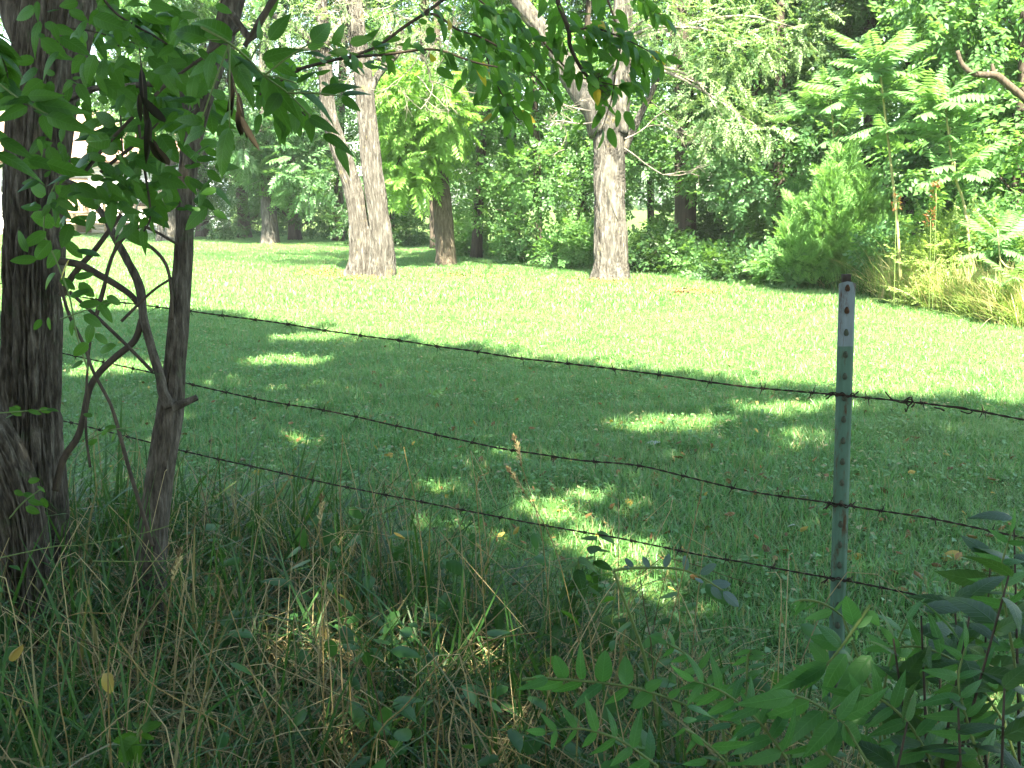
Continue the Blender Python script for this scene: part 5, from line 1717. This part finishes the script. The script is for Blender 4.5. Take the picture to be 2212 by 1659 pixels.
# ------------------------------------------------------------------ dark bush at the lower right
def dark_bush():
    g = np.random.default_rng(12)
    specs = [("dark toothed-leaf bush filling the lower corner past the post", [(2030, 1640, 1990, 1330), (2060, 1650, 2100, 1300), (2080, 1650, 2180, 1240), (2010, 1650, 1930, 1380), (2095, 1650, 2030, 1450)], 1.75, 58),
             ("taller shaded bush behind it with upright leafy shoots", [(2190, 1560, 2140, 1200), (2240, 1560, 2190, 1120), (2160, 1600, 2060, 1290), (2290, 1600, 2260, 1150)], 1.95, 50),
             ("low leafy clump cut off by the frame at the bottom corner", [(1960, 1750, 1960, 1560), (2060, 1750, 2070, 1530), (2150, 1750, 2170, 1480), (2200, 1750, 2230, 1400)], 1.5, 34)]
    for lab, stems, Z, n in specs:
        b = PX(stems[0][0], stems[0][1], Z)
        t = root("bush", (b[0], b[1], 0), lab, "bush")
        for k, (x0, y0, x1, y1) in enumerate(stems):
            Zk = Z + g.uniform(-.12, .12)
            a, e = PX(x0, y0, Zk), PX(x1, y1, Zk + g.uniform(-.1, .1))
            a = np.array([a[0], a[1], -.02])
            P = [a, a * .5 + e * .5 + g.normal(0, .02, 3), e]
            leafy_twig(t, 'bush', P, 12 * n // (10 * len(stems)) + 4, .06, .115, 900 + k + int(Z * 100), start=.3, droop=.2, twig=.0042)


dark_bush()


# ================================================================== rough grass and stalks
def rough_grass():
    g_ = np.random.default_rng(2)
    green, straw = [], []
    n = 5400
    x = g_.uniform(-2.6, 2.0, n)
    y = g_.uniform(.95, 3.9, n)
    fs = fence_side(x, y)
    # the rough reaches farther past the fence on the side of the trunks
    lim = np.interp(x, [-2.6, -1.2, -.2, .4, .9, 2], [.95, .8, .5, .2, -.15, -.35]) + g_.normal(0, .12, n)
    keep = (fs < lim) & in_view(x, y, .5) & (y > 1.25)
    x, y, fs, lim = x[keep], y[keep], fs[keep], lim[keep]
    k = len(x)
    dry = vnoise(np.column_stack([x * 1.7 + 3, y * 1.7, np.full(k, 4.)]))
    isdry = g_.uniform(0, 1, k) < np.clip((dry - .45) * 2.0, .08, .5)
    s = g_.uniform(.5, 1.1, k) * np.interp(x, [-2.6, -.6, .3, 2], [1.2, 1.1, .9, .65]) * np.interp(lim - fs, [0, .35], [.5, 1])
    TG = [blade_set(10, .08, .16, .54, .0115, lean=.5, segs=4, seed=120 + q, bend=.95) for q in range(5)] + [blade_set(14, .12, .06, .22, .008, lean=.6, segs=2, seed=140 + q, bend=.6) for q in range(3)]
    TS = [blade_set(11, .11, .12, .45, .0048, lean=.85, segs=3, seed=130 + q, bend=.5) for q in range(4)]
    for T, msk, out in ((TG, ~isdry, green), (TS, isdry, straw)):
        q = np.where(msk)[0]
        pick = g_.integers(0, len(T), len(q))
        for j, t in enumerate(T):
            w = q[pick == j]
            if not len(w):
                continue
            a = g_.uniform(0, 6.28, len(w))
            tl = g_.normal(0, .16, (len(w), 2))
            Z = norm(np.column_stack([tl, np.ones(len(w))]))
            M = frames(np.column_stack([-np.sin(a), np.cos(a), np.zeros(len(w))]), Z)
            V, Fs = scatter(t, M, np.column_stack([x[w], y[w], gz(x[w], y[w]) - .01]), s[w])
            out.append((V, Fs))
    for nm, out, mt in (("rough_grass", green, M_TALL), ("dry_rough_grass", straw, M_STRAW)):
        V, F = merge(out)
        tag(part(nm, make_mesh(nm, V, F, mt, smooth=False)), kind="stuff")


rough_grass()


def tangle():
    # bent dead stems and low broad leaves that nobody could count
    g_ = np.random.default_rng(29)
    mb = MB()
    for _ in range(420):
        x = g_.uniform(-2.3, 1.3)
        y = g_.uniform(1.35, 3.5)
        fs = fence_side(x, y)
        if fs > np.interp(x, [-2.3, -1.2, -.2, .4, .9], [.9, .8, .45, .15, -.2]) or abs(x) > .53 * y + .3:
            continue
        h = g_.uniform(.2, .62) * np.interp(x, [-2.3, .2, 1.3], [1.1, 1, .7])
        a, b = g_.uniform(0, 6.28), g_.uniform(0, 6.28)
        l1 = np.array([math.cos(a), math.sin(a), 0]) * h * abs(g_.normal(0, .35))
        p0 = np.array([x, y, -.01]); p1 = p0 + l1 * .5 + [0, 0, h * .6]; p2 = p0 + l1 + [0, 0, h]
        P = [p0, p1, p2]
        if g_.random() < .6:     # snapped over
            k = g_.uniform(.12, .35)
            P.append(p2 + np.array([math.cos(b), math.sin(b), 0]) * k * .8 + [0, 0, -k * g_.uniform(.1, .9)])
        mb.tube(P, np.linspace(.0017, .0008, len(P)), seg=4, n=12, cap=False)
    tag(part("dead_stems", mb.mesh("dead_stems", M_STRAW)), kind="stuff")
    n = 1500
    x = g_.uniform(-2.3, 1.5, n); y = g_.uniform(1.3, 3.3, n)
    k = (fence_side(x, y) < np.interp(x, [-2.3, -1.2, -.2, .4, .9, 1.5], [.8, .6, .35, .1, -.1, -.2])) & (np.abs(x) < .53 * y + .3) & (fbm(np.column_stack([x * 2, y * 2, x * 0 + 8]), 2) > .46)
    x, y = x[k], y[k]
    n = len(x)
    P = np.column_stack([x, y, g_.uniform(.08, .38, n)])
    Y = np.column_stack([g_.normal(size=n), g_.normal(size=n), g_.normal(-.2, .3, n)])
    V, F = scatter(leaf_shape(.5, 7, .55, .9, .15, .3), frames(Y, np.column_stack([g_.normal(0, .3, n), g_.normal(-.2, .3, n), np.ones(n)])), P, g_.uniform(.03, .085, n))
    tag(part("undergrowth", make_mesh("undergrowth", V, F, M_UNDER, smooth=False)), kind="stuff")


tangle()

SEEDH = spray(26, 1, .18, rhomb(.4, .1), spread=22, droop=.05, seed=77)
STALKS = [
    ("tall bent dry stalk kinked at its top beside the slim trunk", [(420, 1650), (445, 1480), (470, 1320), (476, 1246), (440, 1240)], 1.9),
    ("long straw-yellow stalk leaning from the kinked one", [(605, 1640), (540, 1440), (470, 1240)], 1.9),
    ("straw stalk slanting low across the rough grass toward the bottom", [(235, 1420), (330, 1480), (470, 1560), (540, 1600)], 1.75),
    ("golden stalk lying diagonally along the bottom edge", [(950, 1555), (1060, 1600), (1180, 1655)], 1.55),
    ("golden stalk curving up out of the grass to the middle", [(800, 1650), (880, 1520), (980, 1410), (1080, 1378), (1160, 1366)], 1.7),
    ("upright dry stalk rising above the second wire", [(960, 1620), (935, 1400), (918, 1240), (900, 1100), (872, 965)], 2.1),
    ("upright straw stalk with a loose seed head below the second wire", [(1180, 1560), (1190, 1400), (1180, 1240), (1165, 1130), (1125, 1000)], 2.1),
    ("thin stalk leaning across the third wire with a pale head", [(1300, 1560), (1250, 1380), (1210, 1220), (1175, 1130), (1130, 1060)], 2.15),
    ("short bent stalk folded over near the second wire", [(1060, 1500), (1045, 1300), (1034, 1120), (1030, 1040), (1056, 1020)], 2.1),
    ("thin upright stalk beside the slim trunk with a drooping head", [(760, 1560), (745, 1300), (735, 1100), (740, 940)], 2.2),
    ("straw stalk standing tall in the weeds left of the golden one", [(700, 1590), (698, 1400), (690, 1130)], 2.1),
    ("long green-gold stalk rising near the bluish leaves", [(1330, 1640), (1400, 1480), (1460, 1300), (1520, 1040)], 2.0),
    ("dry stalk with a knobbly seed head low among the trunks", [(300, 1650), (325, 1500), (355, 1370), (372, 1250)], 1.95),
    ("dry stalk bending over the rough grass from the corner", [(150, 1640), (130, 1520), (125, 1400), (150, 1330), (245, 1325)], 1.85),
    ("green bent stalk lying level across the grass in front of the trunks", [(0, 1205), (120, 1180), (190, 1175), (380, 1130), (510, 1040)], 2.3),
    ("thin green stalk running level beneath the other", [(200, 1212), (290, 1213), (380, 1208), (420, 1180)], 2.2),
]
for k, (lab, pts, Z) in enumerate(STALKS):
    P = PATH(pts, Z)
    if P[0][2] > .03 and 'level' not in lab:
        P = np.vstack([[P[0] + (P[0] - P[1]) * .2 * np.array([1, 1, 0]) + np.array([0, 0, -P[0][2] - .01])], P])
    t = root("grass_stalk", P[0], lab, "grass stalk", "dry grass stalks in the rough grass")
    tube_part("stem", t, P, np.linspace(.0015, .0009, len(P)), M_GSTEM if "green bent" in lab or "thin green" in lab else M_STALK, seg=6, n=36)
    if k in (6, 7, 12, 10):
        d = norm(P[-1] - P[-2])
        M = frames(d[None] + np.array([[0.1, 0, -.15]]), np.array([[.3, -1, .2]]))
        V, F = scatter(SEEDH, M, P[-1:] - d * .01, [.065])
        part("seed_head", make_mesh("seed_head", V - np.array(t.location), F, M_STRAW, smooth=False), t)

# ------------------------------------------------------------------ fallen leaves
fm = {}
for nm, mt in (('yellow', M_YELLOW), ('brown', M_BROWN), ('pale', M_PALEL)):
    fm[nm] = [make_mesh("fallen_leaf", *leaf_shape(w, 9, .6, .7, f, c, twist=tw), mt) for w, f, c, tw in ((.5, -.5, .5, .9), (.62, -.3, .6, -.8))]
FALLEN = [
    (800, 812, 'brown', 16, "dark curled fallen leaf alone on the shaded lawn below the top wire"), (925, 882, 'brown', 16, "orange-brown fallen leaf just above the second wire"),
    (520, 978, 'brown', 34, "large dark curled fallen leaf between the second and third wires"), (676, 1003, 'yellow', 26, "long yellow leaf on the lawn under the dark curled one"),
    (572, 1026, 'yellow', 20, "yellow fallen leaf beside the third wire"), (625, 1116, 'yellow', 22, "yellow leaf lying below the third wire near the rough grass"),
    (850, 992, 'yellow', 16, "small yellow leaf under the second wire"), (1395, 970, 'pale', 36, "pale silvery fallen leaf on the sunlit patch below the wire"),
    (1412, 1032, 'brown', 44, "long dark brown leaf lying near the second wire"), (1538, 968, 'brown', 24, "orange-brown leaf in the shade past the pale one"),
    (1355, 1090, 'yellow', 26, "yellow leaf on the bright sun patch under the second wire"), (1862, 1217, 'yellow', 26, "bright yellow leaf on the lawn just behind the post"),
    (2070, 1208, 'yellow', 28, "bright yellow curled leaf past the post near the dark bush"), (1780, 1272, 'brown', 32, "orange leaf lying against the far side of the post's foot"),
    (1995, 1258, 'pale', 22, "whitish fallen leaf in front of the dark bush"), (1718, 1150, 'pale', 18, "small pale leaf close to the post under the second wire"),
    (1745, 1086, 'pale', 34, "white leaf caught at the second wire beside the post"), (2138, 1244, 'yellow', 24, "yellow leaf among the dark bush's tips"),
    (1703, 1205, 'brown', 24, "orange leaf short of the post above the third wire"), (1640, 1178, 'brown', 22, "rusty leaf above the third wire, farther from the post"),
    (1320, 918, 'yellow', 14, "tiny yellow leaf by the second wire's upper side"), (1850, 925, 'brown', 14, "small orange leaf close behind the post, above the shade line"),
    (1562, 996, 'yellow', 16, "small yellow leaf in dappled shade near the post"), (1900, 1240, 'pale', 18, "cream leaf between post and dark bush"),
    (850, 1150, 'yellow', 22, "yellow leaf caught among the weeds below the third wire"), (222, 1455, 'yellow', 34, "pale yellow leaf snagged in the rough grass near the corner"),
    (50, 1392, 'yellow', 26, "ochre leaf at the foot of the leaning trunk"), (1020, 935, 'brown', 12, "tiny rusty leaf right at the second wire's middle"),
    (2035, 992, 'yellow', 14, "small yellow leaf on the shaded lawn past the post"), (1960, 1160, 'brown', 18, "brown leaf below the second wire past the post"),
]
gf = np.random.default_rng(8)
for x, y, kd, sz, lab in FALLEN:
    Z = GZ(x, y)
    P = GR(x, y)
    if y > 1300 or (y > 1140 and x < 900):
        Z = 1.95; P = PX(x, y, Z)
    o = part("fallen_leaf", fm[kd][gf.integers(0, 2)])
    a = gf.uniform(0, 6.28)
    M = frames(np.array([[math.cos(a), math.sin(a), gf.normal(0, .2)]]), np.array([[gf.normal(0, .3), -.45 + gf.normal(0, .2), 1]]))[0] * sz * m_per_px(Z) * 1.5
    mm = Matrix(M.tolist()).to_4x4()
    mm.translation = Vector(P + np.array([0, 0, .034 if P[2] < .1 else 0]))
    o.matrix_basis = mm
    tag(o, lab, "fallen leaf", "fallen leaves on the grass")

# pale dead limb lying on the lawn edge and bare soil spots by the trunks
for lab, pts in (("grey dead branch lying on the grass past the scarred trunk", [(1440, 632), (1480, 634), (1510, 638), (1530, 636)]),):
    P = np.array([GR(x, y) + np.array([0, 0, .03]) for x, y in pts])
    t = root("fallen_branch", P[0], lab, "branch")
    tube_part("stem", t, P, [.02, .018, .014, .008], M_BARKB, seg=8)


# ================================================================== crowns overhead that shade the near lawn
def shade_crowns():
    g = np.random.default_rng(42)
    sh = SUN / SUN[2]
    # shaded ground (x, y) in metres: from behind the viewer out to a slanting edge
    ex = [-9, -5.0, -3.9, -3.0, -1.2, .4, 1.8, 3.0, 4.2, 7]
    ey = [13.2, 13.2, 12.5, 10.9, 9.5, 8.1, 7.0, 6.4, 5.8, 5.6]
    holes = []
    for px, py, rx, ry, e in ((1215, 1102, 145, 28, 0), (1340, 1180, 90, 40, 0), (1430, 1260, 90, 60, 0), (1130, 1560, 60, 40, 0), (680, 1450, 60, 36, 0), (1330, 1062, 90, 18, 0), (600, 782, 80, 12, 0), (250, 800, 100, 18, 0), (1430, 920, 130, 22, 0), (1700, 884, 170, 14, 0), (1020, 1140, 60, 20, 0),
                              (1740, 948, 70, 16, 0), (960, 1050, 70, 14, 0), (660, 950, 50, 12, 0), (680, 735, 120, 10, 0), (700, 690, 200, 10, 0), (2190, 1500, 60, 60, 0)):
        c = GR(px, py)[:2]
        holes.append((c[0], c[1], rx * m_per_px(GZ(px, py)), abs(GR(px, py - ry)[1] - GR(px, py + ry)[1]) / 2))
    trees = [("crown of the tall trunk", T_TALL, np.array([-1.55, 3.2, 4.6])),
             None, None]
    ta = root("shade_tree", (2.6, -2.4, 0), "big shade tree standing behind the viewer, outside the photo", "tree")
    tube_part("trunk", ta, [(2.6, -2.4, -.1), (2.5, -2.3, 2.5), (2.4, -2.2, 5.2), (2.3, -2.0, 8)], [.3, .24, .2, .08], M_BARKF, seg=20, n=60, bark=.02, flare=(.12, .25, 5))
    tb = root("shade_tree", (-6.2, 4.6, 0), "big shade tree beside the lawn, outside the photo past the tall trunk", "tree")
    tube_part("trunk", tb, [(-6.2, 4.6, -.1), (-6.1, 4.6, 2.5), (-6.0, 4.7, 5.2), (-5.8, 4.8, 8.5)], [.28, .23, .2, .08], M_BARKF, seg=20, n=60, bark=.02, flare=(.12, .25, 5))
    for k, (x_, y_, h_) in enumerate(((-3.2, -2.6, 2.6), (-.6, -3.4, 3.0), (1.6, -4.2, 2.8), (4.0, -2.4, 2.4))):  # unseen leafy clumps added around the viewer to block sky light
        tk = root("thicket", (x_, y_, 0), ["thicket behind the viewer, outside the photo, nearest the tall trunk", "thicket straight behind the viewer, outside the photo", "thicket behind the viewer under the shade tree, outside the photo", "thicket beside the viewer, outside the photo past the dark bush"][k], "thicket")
        cl = [((x_ + g.uniform(-1, 1), y_ + g.uniform(-.4, .4), g.uniform(.3, h_)), (.7, .5, .5), 60) for _ in range(14)]
        for c in cl[::3]:
            tube_part("stem", tk, [(x_, y_, 0), (np.array(c[0]) + np.array([x_, y_, 0])) / 2, c[0]], [.03, .02, .008], M_VINE, seg=6)
        add_foliage("foliage", tk, cl, SPRAYS, .36, M_CANOPY)
    tops = [(T_TALL, np.array([-1.45, 3.15, 3.5])), (ta, np.array([2.4, -2.2, 5.2])), (tb, np.array([-6.0, 4.7, 5.2]))]
    N_ = 30000
    gx_, gy_ = g.uniform(-8, 6, N_), g.uniform(-7, 12, N_)
    # clumpy density
    dn = fbm(np.column_stack([gx_ * .55, gy_ * .55, np.full(N_, 2.)]), 2)
    keep = (gy_ < np.interp(gx_, ex, ey) + g.normal(0, .22, N_)) & (g.uniform(0, 1, N_) < np.clip((dn - .05) * 3, .5, 1))
    for hx, hy, rx, ry in holes:
        rx_, ry_ = max(rx, .10) + .06, max(ry, .10) + .08
        keep &= ((gx_ - hx) / rx_) ** 2 + ((gy_ - hy) / ry_) ** 2 > g.uniform(.8, 1.1, N_)
    gx_, gy_ = gx_[keep], gy_[keep]
    n = len(gx_)
    h = g.uniform(5.6, 9.5, n)
    P = np.column_stack([gx_, gy_, np.zeros(n)]) + sh * h[:, None]
    # never low in front of the lens
    up = (P[:, 2] - CAMH) / np.maximum(P[:, 1], .3)
    P = P[(P[:, 1] < .3) | (up > .26)]
    own = np.argmin(np.stack([np.linalg.norm(P[:, :2] - c[:2], axis=1) - (.8 if i == 0 else 0) for i, (_, c) in enumerate(tops)]), 0)
    T = [spray(8, 1, .42, rhomb(.62, .1), seed=s + 60) for s in range(4)]
    for i, (t, c) in enumerate(tops):
        Q = P[own == i]
        k = len(Q)
        Y = norm(Q - c + g.normal(0, .9, Q.shape)); Y[:, 2] = Y[:, 2] * .4 - .1
        M = frames(Y, np.array([0, 0, 1.0]) + g.normal(0, .3, Q.shape))
        pk = g.integers(0, 4, k)
        V, F = merge([scatter(T[q], M[pk == q], Q[pk == q] - norm(Y[pk == q]) * .2, g.uniform(.34, .5, (pk == q).sum())) for q in range(4)])
        part("crown", make_mesh("crown", V - np.array(t.location), F, M_CANOPY, smooth=False), t, kind="stuff")
        for q in Q[g.choice(k, 16, replace=False)]:
            limb_to(t, c + np.array([0, 0, g.uniform(-.4, 1.5)]), q, .05, .008, M_BARKF, sag=.12)


shade_crowns()


# ================================================================== added haze that lightens the woods like lens glare
def glare_haze():
    m, nt = nodes_of("thin_haze")
    pv = N(nt, "ShaderNodeVolumePrincipled")
    pv.inputs["Color"].default_value = (.9, .95, 1.0, 1)
    pv.inputs["Density"].default_value = GLARE_HAZE
    out = N(nt, "ShaderNodeOutputMaterial")
    nt.links.new(pv.outputs[0], out.inputs["Volume"])
    mb = MB().box((0, 65, 8), (392, 262, 18.2))
    tag(part("haze", mb.mesh("haze", m, smooth=False)), kind="stuff")


GLARE_HAZE = 0.0006
glare_haze()
